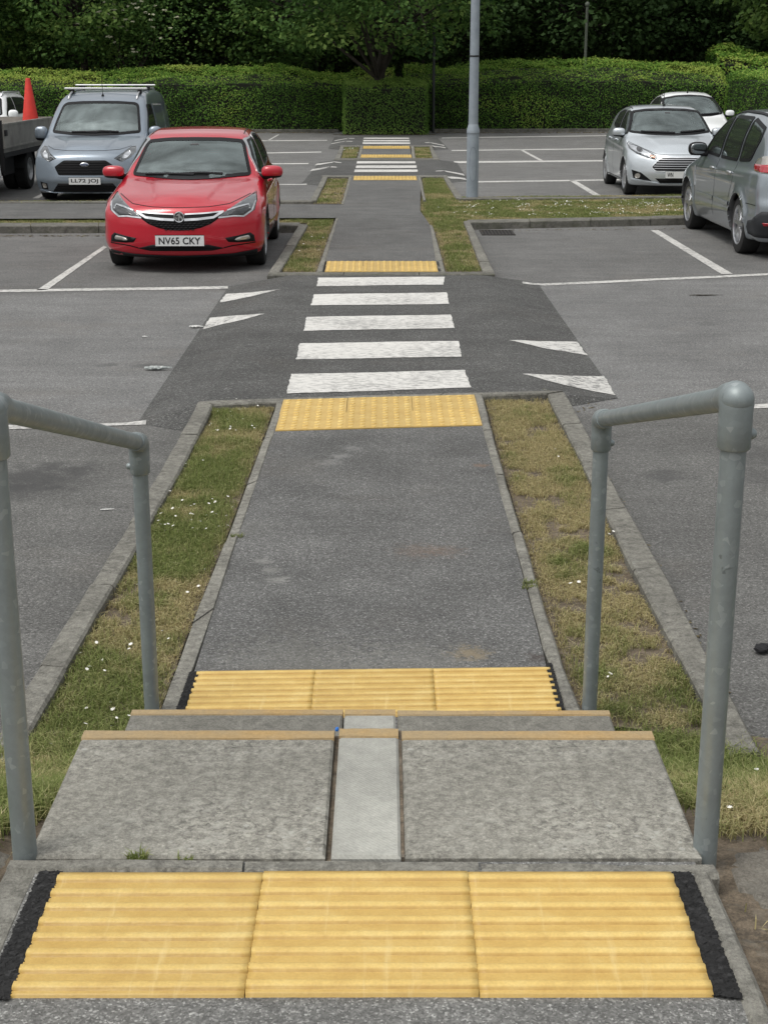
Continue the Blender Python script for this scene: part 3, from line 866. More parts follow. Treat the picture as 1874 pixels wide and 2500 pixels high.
# black tarmac infills beside the ribbed slabs
def infill(a, b, z):
    V = []; Fc = []
    n, m = 110, 12
    for i in range(n + 1):
        p, q = a[0].lerp(a[1], i / n), b[0].lerp(b[1], i / n)
        for j in range(m + 1):
            w = p.lerp(q, j / m)
            edge = j in (0, m)
            V.append((w.x + random.uniform(-.003, .003), w.y + random.uniform(-.0012, .0012), z + (0 if edge else random.uniform(0, .0032))))
    for i in range(n):
        for j in range(m):
            k = i * (m + 1) + j
            Fc.append((k, k + 1, k + m + 2, k + m + 1))
    o = mesh_obj('infill_paving', V, Fc, M['infill']); tag(o, kind='structure')
infill((Vector((-0.682, 2.14, 0)), Vector((-0.676, 2.555, 0))), (Vector((-0.634, 2.14, 0)), Vector((-0.632, 2.555, 0))), ZT + .001)
infill((Vector((0.560, 2.15, 0)), Vector((0.560, 2.552, 0))), (Vector((0.610, 2.14, 0)), Vector((0.604, 2.552, 0))), ZT + .001)
infill((gp(378, 1545), gp(409, 1457)), (gp(396, 1545), gp(432, 1456)), .009)
infill((gp(1178, 1440), gp(1204, 1540)), (gp(1191, 1438), gp(1219, 1538)), .009)
infill((gp(697, 587), gp(702, 565)), (gp(703, 587), gp(706, 565)), .004)
infill((gp(942, 565), gp(945, 587)), (gp(947, 565), gp(953, 587)), .004)

# ------------------------------------------------------------------ handrails
def handrail(xf, yf, zf, zft, xn, yn, zn, znt, label):
    """n = near post, f = far post: foot height and elbow top"""
    t = empty('handrail', ((xf + xn) / 2, (yf + yn) / 2, zf))
    ox, oy, oz = t.location
    def Lc(p): return (p[0] - ox, p[1] - oy, p[2] - oz)
    R_, RF = 0.0242, 0.0315
    pN, pF = Vector((xn, yn, znt - RF)), Vector((xf, yf, zft - RF))
    d = (pF - pN).normalized()
    for (x, y, zb, p) in ((xn, yn, zn, pN), (xf, yf, zf, pF)):
        mb = MB(); mb.tube([Lc((x, y, zb - 0.25)), Lc((x, y, zb + .3)), Lc((x, y, p.z - 0.02))], R_, 28)
        auto_smooth(mb.build('post', M['galv'], t))
    mb = MB(); mb.tube([Lc(pN + d * 0.02), Lc(pN.lerp(pF, .5)), Lc(pF - d * 0.02)], R_, 28)
    auto_smooth(mb.build('rail', M['galv'], t))
    for p, sgn in ((pN, 1), (pF, -1)):
        dd = d * sgn
        mb = MB()
        Lv = 0.098; Lh = 0.075
        down = [p + Vector((0, 0, -Lv)), p + Vector((0, 0, -Lv + .004)), p + Vector((0, 0, -0.045)), p + Vector((0, 0, -0.02))]
        bend = []
        for k in range(1, 7):
            a = k / 7
            c0 = p + Vector((0, 0, -0.02)); c1 = p + dd * 0.02
            bend.append((c0 * (1 - a) ** 2 + p * 2 * a * (1 - a) * 1.0 + c1 * a * a))
        out = [p + dd * 0.02, p + dd * (Lh - .01), p + dd * (Lh - .006), p + dd * Lh]
        pts = down + bend + out
        rad = [RF - .003, RF, RF, RF] + [RF + .001] * 6 + [RF, RF * .97, RF * .95, RF - .004]
        mb.tube([Lc(q) for q in pts], rad, 28)
        mb.blob(Lc(p + Vector((0, 0, -0.004)) - dd * 0.002), (RF, RF, RF), 1.0, 24, 14)
        e = auto_smooth(mb.build('elbow', M['galv'], t), 50)
        s = MB(); sx = 1 if xn > 0 else -1
        c = p + Vector((sx * RF * .95, 0.004, -0.07))
        if sgn < 0: c = p + Vector((sx * RF * .95, 0.0, -0.075))
        s.lathe([(0.0, 0.012), (0.007, 0.011), (0.011, 0.005), (0.012, -0.004)], (0, 0, 0), 'X', 14)
        s.v = [(v[0] * sx + c.x - ox, v[1] + c.y - oy, v[2] + c.z - oz) for v in s.v]
        auto_smooth(s.build('set_screw', M['galv'], t), 40).parent = e
    tag(t, label, 'handrail', 'handrails beside the steps')
    return t
handrail(0.673, 4.418, -0.02, 1.008, 0.652, 2.655, 0.44, 1.462, "grey tubular handrail on the right of the steps, its near elbow wholly in view")
handrail(-0.756, 4.392, -0.02, 0.94, -0.722, 2.626, 0.44, 1.452, "grey tubular handrail on the left of the steps, near top out of view")

# ------------------------------------------------------------------ lamp column, poles, grate, litter
lb = gp(1019, 429, -0.03)
t = empty('lamp_column', lb)
tag(t, 'tall pale grey tubular lamp column standing in the daisy verge on the right', 'lamp post')
mb = MB(); mb.tube([(0, 0, -.3), (0, 0, 0.5), (0, 0, 1.06)], 0.098, 32)
auto_smooth(mb.build('base_section', M['lamp'], t))
mb = MB(); mb.lathe([(0.098, 1.05), (0.106, 1.052), (0.106, 1.085), (0.104, 1.10), (0.082, 1.18), (0.076, 1.2)], n=32)
auto_smooth(mb.build('collar', M['lamp'], t))
mb = MB(); mb.tube([(0, 0, 1.15), (0.0, 0, 4.0), (0.0, 0, 7.6)], [0.078, 0.066, 0.05], 28)
auto_smooth(mb.build('shaft', M['lamp'], t))
mb = MB()
pts = []
for a in np.linspace(0, 2 * math.pi, 49):
    px_, pz_ = 0.055 * math.copysign(abs(math.cos(a)) ** .7, math.cos(a)), 0.56 + 0.27 * math.copysign(abs(math.sin(a)) ** .7, math.sin(a))
    pts.append((px_, -math.sqrt(0.0975 ** 2 - px_ * px_), pz_))
mb.tube(pts, 0.0025, 6, cap=False)
mb.build('door', simple('lamp_door_seam', (0.12, 0.14, 0.16), 0.6), t)
mb = MB(); mb.lathe([(0.074, 2.24), (0.079, 2.245), (0.079, 2.262), (0.074, 2.268)], n=28)
auto_smooth(mb.build('cable_tie', simple('black_plastic', (0.012, 0.012, 0.013), 0.5), t))
mb = MB(); mb.tube([(0, 0, 7.55), (0.2, -.3, 7.8), (0.35, -0.6, 7.85)], 0.03, 12); mb.blob((0.5, -0.95, 7.86), (0.16, 0.38, 0.07), .8)
auto_smooth(mb.build('lantern', M['lamp'], t))

M['polegrey'] = simple('weathered_pole', (0.11, 0.125, 0.10), 0.7, vary=.2)
M['poledark'] = simple('dark_pole', (0.03, 0.034, 0.036), 0.6)
t = empty('pole', (7.55, 57.6, -0.06)); tag(t, 'thin weathered pole with a small cap rising behind the right part of the hedge', 'pole')
mb = MB(); mb.tube([(0, 0, 0), (0, 0, 2), (0, 0, 4.35)], 0.055, 12); auto_smooth(mb.build('shaft', M['polegrey'], t))
mb = MB(); mb.blob((0, 0, 4.40), (0.09, 0.09, 0.1)); mb.build('cap', M['polegrey'], t, True)
t = empty('sign_pole', (1.72, 53.0, -0.1)); tag(t, 'thin dark pole standing just right of the clipped square hedge', 'pole')
mb = MB(); mb.tube([(0, 0, 0), (0, 0, 2), (0, 0, 3.5)], 0.05, 12); auto_smooth(mb.build('shaft', M['poledark'], t))
mb = MB(); mb.blob((0, 0, 3.52), (0.055, 0.055, 0.05)); mb.build('cap', M['poledark'], t, True)

M['iron'] = simple('cast_iron', (0.035, 0.031, 0.028), 0.75, 0.3, vary=.4, vs=30)
M['black'] = simple('void_black', (0.004, 0.004, 0.004), 0.9)
g0, g1, g2, g3 = gp(1043, 509, ZL), gp(1106, 507, ZL), gp(1103, 497, ZL), gp(1040, 498.5, ZL)
t = empty('drain_grate', (g0 + g1 + g2 + g3) / 4); tag(t, 'small dark iron drain grate set in the tarmac under the right kerb', 'drain')
cx, cy = t.location.x, t.location.y
wx, wy = (g1 - g0).length, (g3 - g0).length
mb = MB()
for s in (-1, 1): mb.box((s * wx / 2, 0, 0.004), (0.035, wy, 0.014)); mb.box((0, s * (wy / 2 - .0175), 0.0035), (wx - .035, 0.035, 0.013))
mb.build('frame', M['iron'], t)
mb = MB()
for k in range(8): mb.box((-wx / 2 + wx * (k + 1) / 9, 0, 0.003), (0.024, wy - .07, 0.012))
mb.build('bars', M['iron'], t)
mb = MB(); mb.box((0, 0, 0.002), (wx - .03, wy - .06, 0.002)); mb.build('shaft', M['black'], t)  # flat black sheet standing in for the shade below the bars

M['litter'] = simple('litter_white', (0.6, 0.6, 0.58), 0.6)
M['clearplastic'] = simple('crushed_plastic', (0.36, 0.39, 0.38), 0.25, vary=.35, vs=60)
def crumple(name, xd, yd, z, size, mat, label, cat, seed, rz=0.0):
    p = gp(xd, yd, z)
    rs = np.random.default_rng(seed)
    mb = MB()
    n, m = 14, 9
    V = []; Fc = []
    for i in range(n + 1):
        for k in range(m):
            a = 2 * math.pi * k / m
            prof = (0.35 + 0.65 * math.sin(math.pi * min(1, (i + .6) / (n * .9)))) if i < n else 0.3
            r = prof * rs.uniform(.65, 1.1)
            V.append(((i / n - .5) * size[0], r * math.cos(a) * size[1] / 2, max(0.001, size[2] / 2 + r * math.sin(a) * size[2] / 2)))
    for i in range(n):
        for k in range(m):
            k2 = (k + 1) % m
            Fc.append((i * m + k, i * m + k2, (i + 1) * m + k2, (i + 1) * m + k))
    Fc.append(tuple(range(m - 1, -1, -1))); Fc.append(tuple(n * m + k for k in range(m)))
    o = mesh_obj(name, V, Fc, mat); o.location = p; o.rotation_euler = (0, 0, rz)
    return tag(o, label, cat)
crumple('crushed_bottle', 342, 799, ZL + .002, (0.20, 0.06, 0.035), M['clearplastic'], 'crushed clear plastic bottle lying on the tarmac left of the crossing', 'bottle', 3, 0.05)
crumple('paper_scrap', 424, 707, ZL + .004, (0.12, 0.06, 0.02), M['litter'], 'scrap of white paper beside the left ramp arrow of the crossing', 'litter', 5)
crumple('paper_scrap', 313, 728, ZL + .002, (0.045, 0.03, 0.012), M['litter'], 'tiny white scrap on the open tarmac below the red car', 'litter', 6)
crumple('feather', 232, 1101, ZL + .002, (0.07, 0.016, 0.006), M['litter'], 'small white feather on the tarmac outside the left kerb', 'feather', 7, .2)
crumple('twig', 1524, 638.5, ZL + .002, (0.33, 0.02, 0.014), simple('twig_bark', (0.03, 0.022, 0.015), .8), 'dark twig lying on the open tarmac at the right', 'twig', 8, .03)
crumple('glove', 1652, 1406, ZL + .004, (0.10, 0.07, 0.03), simple('black_cloth', (0.012, 0.012, 0.014), .9), 'black scrap of cloth on the tarmac at the right edge', 'litter', 9, .6)
crumple('plastic_tie', 728, 1580, ZT - 0.002, (0.016, 0.010, 0.012), simple('blue_plastic', (0.02, 0.16, 0.55), .4), 'small blue plastic scrap wedged in the joint of the upper step', 'litter', 10, 1.3)
# broken concrete haunch right of the landing
def haunch(pts, z):
    V2, T, nb = fill_poly(pts, 0.03)
    V = []
    for i, p in enumerate(V2):
        V.append((p.x, p.y, z + (random.uniform(-.03, -.01) if i < nb else 0.012 + random.uniform(-.006, .006))))
    T = [t if (V2[t[1]] - V2[t[0]]).cross(V2[t[2]] - V2[t[0]]) > 0 else t[::-1] for t in T]
    o = mesh_obj('concrete_paving', V, T, M['haunch'], smooth=True); tag(o, kind='structure')
haunch([(0.69, 2.56), (0.70, 2.72), (0.80, 2.76), (0.88, 2.70), (0.95, 2.62), (0.98, 2.52), (0.86, 2.46), (0.74, 2.49)], 0.442)
haunch([(-0.755, 2.60), (-0.76, 2.74), (-0.84, 2.76), (-0.90, 2.64), (-0.86, 2.52), (-0.78, 2.52)], 0.440)

# ------------------------------------------------------------------ grass
def poly_mask(px, py, poly):
    ins = np.zeros(len(px), bool)
    n = len(poly)
    for i in range(n):
        x1, y1 = poly[i]; x2, y2 = poly[(i + 1) % n]
        if y1 == y2: continue
        ins ^= ((y1 > py) != (y2 > py)) & (px < (x2 - x1) * (py - y1) / (y2 - y1) + x1)
    return ins
def vnoise(x, y, s, seed):
    """smooth value noise"""
    rs = np.random.default_rng(seed); T = rs.random((256, 256))
    x = x * s; y = y * s
    xi = np.floor(x).astype(int); yi = np.floor(y).astype(int); fx = x - xi; fy = y - yi
    fx = fx * fx * (3 - 2 * fx); fy = fy * fy * (3 - 2 * fy)
    a = T[xi % 256, yi % 256]; b = T[(xi + 1) % 256, yi % 256]; c = T[xi % 256, (yi + 1) % 256]; d = T[(xi + 1) % 256, (yi + 1) % 256]
    return (a * (1 - fx) + b * fx) * (1 - fy) + (c * (1 - fx) + d * fx) * fy

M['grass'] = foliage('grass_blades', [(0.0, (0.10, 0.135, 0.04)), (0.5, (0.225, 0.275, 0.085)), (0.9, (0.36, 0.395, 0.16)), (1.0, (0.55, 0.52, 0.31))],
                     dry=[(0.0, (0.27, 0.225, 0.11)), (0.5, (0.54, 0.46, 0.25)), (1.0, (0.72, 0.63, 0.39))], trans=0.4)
M['daisy'] = simple('daisy_petals', (0.8, 0.79, 0.74), 0.7)
def grass(poly, density, zf, dryness, h=(0.018, 0.045), wid=0.0035, seed=1, bare=0.25, edge_dry=0.0):
    rs = np.random.default_rng(seed)
    P = np.array([(p[0], p[1]) for p in poly])
    x0, y0 = P.min(0); x1, y1 = P.max(0)
    n = int((x1 - x0) * (y1 - y0) * density)
    if n < 5: return
    x = rs.uniform(x0, x1, n); y = rs.uniform(y0, y1, n)
    k = poly_mask(x, y, P)
    x, y = x[k], y[k]
    nz = 0.5 * vnoise(x, y, 2.3, seed + 1) + 0.3 * vnoise(x, y, 6.5, seed + 2) + 0.2 * vnoise(x, y, 17, seed + 3)
    b = 0.55 * vnoise(x, y, 4.0, seed + 4) + 0.45 * vnoise(x, y, 14, seed + 5)
    # distance to outline, for thin worn edges
    dm = np.full(len(x), 9.0)
    for i in range(len(P)):
        a, c = P[i], P[(i + 1) % len(P)]
        d = c - a; L2 = (d ** 2).sum()
        tt = np.clip(((x - a[0]) * d[0] + (y - a[1]) * d[1]) / max(L2, 1e-9), 0, 1)
        dm = np.minimum(dm, np.hypot(x - a[0] - tt * d[0], y - a[1] - tt * d[1]))
    keep = rs.random(len(x)) < np.clip((b - bare) * 5 + np.clip(dm * 6, 0, .6), 0.04, 1) * np.clip(0.25 + dm * 14, 0, 1)
    x, y, nz, dm = x[keep], y[keep], nz[keep], dm[keep]
    n = len(x)
    dry = np.clip((nz - (1 - dryness)) * 3.6 + 0.5, 0, 1)
    dry = np.clip(dry + edge_dry * np.clip(1 - dm / 0.09, 0, 1), 0, 1)
    dry = np.clip(dry + rs.normal(0, .24, n), 0, 1)
    hh = rs.uniform(h[0], h[1], n) * (1 - .35 * dry) * (0.8 + .5 * vnoise(x, y, 7, seed + 9))
    az = rs.uniform(0, 2 * np.pi, n); lean = rs.uniform(0.2, 1.3, n) * (0.8 + .6 * dry)
    lx, ly = np.cos(az), np.sin(az)
    wx, wy = -ly * wid / 2, lx * wid / 2
    z = zf(x, y)
    V = np.empty((2 * n, 4, 3))
    mx, my, mz = x + lx * hh * lean * .38, y + ly * hh * lean * .38, z + hh * .62
    tx, ty, tz = x + lx * hh * lean * 1.1, y + ly * hh * lean * 1.1, z + hh * (1 - .33 * lean)
    V[:n, 0] = np.stack([x - wx, y - wy, z - .004], 1); V[:n, 1] = np.stack([x + wx, y + wy, z - .004], 1)
    V[:n, 2] = np.stack([mx + wx * .8, my + wy * .8, mz], 1); V[:n, 3] = np.stack([mx - wx * .8, my - wy * .8, mz], 1)
    V[n:, 0] = V[:n, 3]; V[n:, 1] = V[:n, 2]
    V[n:, 2] = np.stack([tx + wx * .12, ty + wy * .12, tz], 1); V[n:, 3] = np.stack([tx - wx * .12, ty - wy * .12, tz], 1)
    rn = np.clip(rs.normal(.45, .22, n), 0, 1)
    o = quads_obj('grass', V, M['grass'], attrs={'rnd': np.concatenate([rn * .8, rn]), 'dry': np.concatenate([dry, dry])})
    tag(o, kind='stuff')
def daisies(poly, n, zf, r, seed):
    rs = np.random.default_rng(seed)
    P = np.array([(p[0], p[1]) for p in poly]); x0, y0 = P.min(0); x1, y1 = P.max(0)
    x = rs.uniform(x0, x1, n * 4); y = rs.uniform(y0, y1, n * 4)
    k = poly_mask(x, y, P) & (vnoise(x, y, 3.2, seed) > 0.5)
    x, y = x[k][:n], y[k][:n]
    mb = MB()
    for a, b in zip(x, y):
        z = float(zf(np.array([a]), np.array([b]))[0]) + rs.uniform(.02, .045)
        q = r * rs.uniform(.55, 1.15); tx, ty = rs.uniform(-.5, .5, 2)
        V = [(a, b, z + .003)]
        for j in range(12):
            an = 2 * math.pi * j / 12; rr = q * (1 if j % 2 else .72)
            V.append((a + rr * math.cos(an), b + rr * math.sin(an), z + rr * (tx * math.cos(an) + ty * math.sin(an)) + .002))
        mb.add(V, [(0, 1 + j, 1 + (j + 1) % 12) for j in range(12)])
    if mb.v: tag(mb.build('daisy_flowers', M['daisy']), kind='stuff')
cz = lambda c: (lambda x, y: np.full(len(x), c))
W = {k: [(p.x, p.y) for p in gpl(v, ZS)] for k, v in BEDS.items()}
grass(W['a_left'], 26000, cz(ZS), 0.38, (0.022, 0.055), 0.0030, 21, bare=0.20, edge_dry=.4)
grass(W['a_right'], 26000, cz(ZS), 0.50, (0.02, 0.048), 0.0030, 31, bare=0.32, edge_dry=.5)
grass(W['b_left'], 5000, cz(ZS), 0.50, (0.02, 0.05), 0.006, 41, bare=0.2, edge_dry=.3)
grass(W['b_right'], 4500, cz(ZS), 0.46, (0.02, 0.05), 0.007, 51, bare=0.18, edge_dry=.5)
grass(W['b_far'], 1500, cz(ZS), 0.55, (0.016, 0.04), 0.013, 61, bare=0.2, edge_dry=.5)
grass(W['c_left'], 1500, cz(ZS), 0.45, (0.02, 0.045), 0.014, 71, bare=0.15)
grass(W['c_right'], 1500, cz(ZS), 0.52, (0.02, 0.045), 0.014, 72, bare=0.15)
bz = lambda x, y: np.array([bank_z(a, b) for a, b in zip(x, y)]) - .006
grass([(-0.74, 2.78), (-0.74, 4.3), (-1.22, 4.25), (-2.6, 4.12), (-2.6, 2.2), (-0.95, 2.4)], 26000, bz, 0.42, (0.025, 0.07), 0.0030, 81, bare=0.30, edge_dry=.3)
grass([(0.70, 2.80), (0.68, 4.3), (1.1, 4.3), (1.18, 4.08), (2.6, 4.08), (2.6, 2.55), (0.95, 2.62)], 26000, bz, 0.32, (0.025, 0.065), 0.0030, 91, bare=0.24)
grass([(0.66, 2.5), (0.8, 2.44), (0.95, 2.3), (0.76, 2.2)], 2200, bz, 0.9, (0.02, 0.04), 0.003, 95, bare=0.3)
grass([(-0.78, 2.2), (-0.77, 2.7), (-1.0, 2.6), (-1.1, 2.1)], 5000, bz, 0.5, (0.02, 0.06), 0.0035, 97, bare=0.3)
# weeds in the joints
def tuft(x, y, z, n, r, h, seed):
    rs = np.random.default_rng(seed)
    grass([(x - r, y - r * .5), (x + r, y - r * .5), (x + r, y + r * .5), (x - r, y + r * .5)], n / (2 * r * r), cz(z), 0.15, h, 0.003, seed, bare=-1)
tuft(-0.495, 2.609, ZT - .01, 260, 0.018, (0.012, 0.03), 101)
tuft(-0.40, 2.609, ZT - .01, 60, 0.016, (0.01, 0.018), 102)
for i, (xd, yd) in enumerate(((512, 1160), (1143, 1262), (1142, 1270))):
    p = gp(xd, yd); tuft(p.x, p.y, 0.0, 160, 0.03, (0.012, 0.03), 103 + i)
daisies(W['a_left'], 100, cz(ZS), 0.0078, 5)
daisies(W['a_right'], 14, cz(ZS), 0.0078, 6)
daisies([gp(x, y, ZS)[:2] for x, y in ((1000, 436), (1900, 426), (1900, 460), (1010, 470), (930, 458))], 900, cz(ZS), 0.0115, 7)
daisies(W['b_left'], 60, cz(ZS), 0.015, 8)
daisies(W['c_left'], 20, cz(ZS), 0.02, 8)
daisies([(0.72, 2.8), (0.7, 4.2), (1.1, 4.2), (1.2, 3.9), (1.9, 3.9), (1.9, 2.7)], 12, bz, 0.0095, 9)
# fallen leaves along the hedge foot
rs = np.random.default_rng(4); n = 2600
x = rs.uniform(-14, 14, n); y = 53.15 - np.abs(rs.normal(0, .35, n)) + x * 0.006
k = np.where(np.abs(x) < 1.7, 51.2 - np.abs(rs.normal(0, .12, n)), y); y = k
V = np.empty((n, 4, 3)); a = rs.uniform(0, 6.28, n); q = rs.uniform(.02, .05, n)
for j, (da, s) in enumerate(((0, 1.2), (1.57, .6), (3.14, 1), (4.71, .6))):
    V[:, j] = np.stack([x + q * s * np.cos(a + da), y + q * s * np.sin(a + da), np.full(n, ZL + .008) + rs.uniform(0, .02, n)], 1)
M['leaf_litter'] = foliage('leaf_litter', [(0, (0.04, 0.03, 0.015)), (0.6, (0.13, 0.10, 0.05)), (1, (0.3, 0.26, 0.14))])
tag(quads_obj('fallen_leaves', V, M['leaf_litter'], attrs={'rnd': rs.random(n)}), kind='stuff')

# dry bits and grit along the kerbs
rs = np.random.default_rng(14); V = []; rn_ = []
def grit(a, b, n, spread, z, size):
    for k in range(n):
        t = rs.random(); p = a.lerp(b, t); q = size * rs.uniform(.4, 1.3); an = rs.uniform(0, 6.28)
        d = abs(rs.normal(0, spread)); e = (b - a).normalized(); nx_, ny_ = (e.y, -e.x)
        cx_, cy_ = p.x + nx_ * d, p.y + ny_ * d; up = rs.uniform(0, .006)
        V.append([(cx_ + q * s * math.cos(an + da), cy_ + q * s * math.sin(an + da), z + .003 + up * (j % 2)) for j, (da, s) in enumerate(((0, 1.3), (1.57, .5), (3.14, 1), (4.71, .5)))]); rn_.append(rs.random())
grit(gp(1218, 850, ZL), gp(1600, 1530, ZL), 330, .10, ZL, .010)
grit(gp(1340, 862, ZL), gp(1250, 892, ZL), 22, .06, ZL, .012)
grit(gp(1640, 494, ZL), gp(1030, 500, ZL), 160, .10, ZL, .02)
grit(gp(0, 508, ZL), gp(250, 508, ZL), 160, .10, ZL, .02)
grit(gp(1245, 1515), gp(1025, 853), 260, .035, 0.001, .006)
grit(gp(1194, 1500), gp(1025, 853), 0, .03, 0.001, .006)
grit(gp(1075, 600, ZL), gp(1120, 615, ZL), 60, .1, ZL, .012)
grit(Vector((.64, 2.6, 0)), Vector((-.72, 2.6, 0)), 0, .01, ZT, .004)
tag(quads_obj('fallen_leaves', np.array(V), M['leaf_litter'], attrs={'rnd': np.array(rn_)}), kind='stuff')

# ------------------------------------------------------------------ hedges and trees
M['hedge_leaf'] = foliage('hedge_leaves', [(0.0, (0.035, 0.085, 0.016)), (0.4, (0.08, 0.175, 0.03)), (0.75, (0.19, 0.345, 0.055)), (1.0, (0.37, 0.46, 0.10))], trans=0.25)
M['box_leaf'] = foliage('box_hedge_leaves', [(0.0, (0.055, 0.115, 0.025)), (0.5, (0.12, 0.225, 0.045)), (1.0, (0.25, 0.37, 0.085))], trans=0.25)
M['tree_leaf'] = foliage('tree_leaves', [(0.0, (0.032, 0.075, 0.022)), (0.5, (0.105, 0.20, 0.05)), (1.0, (0.30, 0.43, 0.12))], trans=0.35)
M['tree_leaf2'] = foliage('dark_tree_leaves', [(0.0, (0.03, 0.06, 0.02)), (0.6, (0.055, 0.105, 0.033)), (1.0, (0.10, 0.165, 0.05))], trans=0.3)
M['bright_leaf'] = foliage('bright_tree_leaves', [(0.0, (0.04, 0.08, 0.018)), (0.5, (0.08, 0.14, 0.03)), (1.0, (0.17, 0.22, 0.06))], trans=0.35)
M['bark'] = simple('bark', (0.035, 0.029, 0.022), .9, vary=.4, vs=12)
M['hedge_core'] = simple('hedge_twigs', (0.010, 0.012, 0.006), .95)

def leaf_quads(c, nrm, size, rs, tilt=0.7, aspect=0.62):
    """rhombic leaves at points c facing roughly nrm"""
    n = len(c)
    d = nrm + rs.normal(0, tilt, (n, 3)); d /= np.linalg.norm(d, axis=1)[:, None]
    r = rs.normal(0, 1, (n, 3)); u = np.cross(d, r); u /= np.linalg.norm(u, axis=1)[:, None]
    v = np.cross(d, u)
    s = size[:, None]
    V = np.empty((n, 4, 3))
    V[:, 0] = c - u * s * .5; V[:, 1] = c - v * s * aspect * .5 + d * s * .06; V[:, 2] = c + u * s * .5; V[:, 3] = c + v * s * aspect * .5 + d * s * .06
    return V

def hedge(name, x0, x1, yf, depth, zf, zb, mat, label, seed, dens=680, leaf=(0.042, 0.075), along_y=False, parts=True, base=-0.06):
    """clipped hedge; zf(x), zb(x) give the front and back top heights"""
    rs = np.random.default_rng(seed)
    Lx = x1 - x0
    def prof(s, x):
        f, b = zf(x), zb(x)
        P = [(0.10, base), (0.0, 0.35), (0.02, 0.8), (0.05, 1.0)]
        return f, b
    cs, ns = [], []
    nF = int(Lx * 1.8 * dens); xx = rs.uniform(x0, x1, nF); t = rs.random(nF) ** 0.95; f = zf(xx)
    zz = base + t * (f - base)
    bul = 0.09 * (vnoise(xx, zz * 1.6, 1.7, seed) - .5) * 2 + 0.05 * (vnoise(xx, zz, 5, seed + 1) - .5) * 2
    yy = 0.18 * np.clip((t - .82) / .18, 0, 1) ** 2 - bul + rs.normal(0, .025, nF)
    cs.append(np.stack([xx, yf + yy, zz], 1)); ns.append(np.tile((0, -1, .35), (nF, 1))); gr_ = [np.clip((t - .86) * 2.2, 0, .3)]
    nT = int(Lx * depth * 1.08 * dens); xx = rs.uniform(x0, x1, nT); t = rs.random(nT); f, b = zf(xx), zb(xx)
    bul = 0.10 * (vnoise(xx, t * depth * 1.5, 1.3, seed + 2) - .5) * 2 + 0.05 * (vnoise(xx, t * depth, 5, seed + 3) - .5) * 2
    zz = f + (b - f) * np.sin(t * math.pi / 2) + bul + rs.normal(0, .03, nT) - 0.25 * np.clip((t - .85) / .15, 0, 1) ** 2
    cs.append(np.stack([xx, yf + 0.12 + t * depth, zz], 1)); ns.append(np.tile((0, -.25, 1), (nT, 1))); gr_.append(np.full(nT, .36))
    for xe, sg in ((x0, -1), (x1, 1)):
        nE = int(depth * 1.8 * dens); t = rs.random(nE); u = rs.random(nE); f, b = zf(np.array([xe] * nE)), zb(np.array([xe] * nE))
        top = f + (b - f) * np.sin(u * math.pi / 2)
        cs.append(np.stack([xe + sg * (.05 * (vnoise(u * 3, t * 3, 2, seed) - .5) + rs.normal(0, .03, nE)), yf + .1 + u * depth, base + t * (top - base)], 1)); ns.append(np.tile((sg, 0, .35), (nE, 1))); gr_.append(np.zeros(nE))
    # loose shoots along the top
    nS = int(Lx * 26); xx = rs.uniform(x0, x1, nS); t = rs.random(nS); f, b = zf(xx), zb(xx)
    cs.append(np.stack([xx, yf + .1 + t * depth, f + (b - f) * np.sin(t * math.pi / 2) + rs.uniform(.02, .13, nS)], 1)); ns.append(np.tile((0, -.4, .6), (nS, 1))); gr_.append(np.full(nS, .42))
    c = np.concatenate(cs); nn = np.concatenate(ns)
    N = len(c)
    V = leaf_quads(c, nn, rs.uniform(leaf[0], leaf[1], N), rs, 0.55)
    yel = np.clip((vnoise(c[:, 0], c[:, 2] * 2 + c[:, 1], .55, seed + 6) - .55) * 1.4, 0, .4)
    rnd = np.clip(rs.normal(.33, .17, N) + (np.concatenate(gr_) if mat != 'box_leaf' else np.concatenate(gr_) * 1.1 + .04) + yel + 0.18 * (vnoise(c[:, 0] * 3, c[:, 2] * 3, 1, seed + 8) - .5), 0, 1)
    t = empty(name, ((x0 + x1) / 2, yf + depth / 2, base))
    off = np.array([(x0 + x1) / 2, yf + depth / 2, base])
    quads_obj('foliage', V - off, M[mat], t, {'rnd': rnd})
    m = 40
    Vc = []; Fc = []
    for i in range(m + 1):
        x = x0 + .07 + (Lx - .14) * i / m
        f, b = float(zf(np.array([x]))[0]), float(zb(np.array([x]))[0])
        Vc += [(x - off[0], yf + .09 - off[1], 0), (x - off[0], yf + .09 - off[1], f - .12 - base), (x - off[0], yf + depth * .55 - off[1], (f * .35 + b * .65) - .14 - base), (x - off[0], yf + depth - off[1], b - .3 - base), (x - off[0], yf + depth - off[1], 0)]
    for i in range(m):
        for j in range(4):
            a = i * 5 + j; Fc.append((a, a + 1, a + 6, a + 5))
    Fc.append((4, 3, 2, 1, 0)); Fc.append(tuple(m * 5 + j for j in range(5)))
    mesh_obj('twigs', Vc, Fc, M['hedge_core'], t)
    tag(t, label, 'hedge')
    return t
ss = lambda x, a, b: np.clip((x - a) / (b - a), 0, 1) ** 2 * (3 - 2 * np.clip((x - a) / (b - a), 0, 1))
zfL = lambda x: 1.47 + 0.16 * ss(x, -9.2, -7.6) - 0.17 * ss(x, -3.2, -2.2) + 0.03 * np.sin(x * 2.1)
zbL = lambda x: 1.98 + 0.15 * ss(x, -9.2, -7.6) - 0.16 * ss(x, -3.2, -2.4) + 0.14 * ss(x, -1.6, -.6) + 0.04 * np.sin(x * 1.3 + 1) - .15 * ss(-x, 14.6, 15.8)
hedge('hedge', -15.7, 0.35, 54.0, 2.0, zfL, zbL, 'hedge_leaf', 'long clipped green hedge with a wavy top behind the grey van', 201)
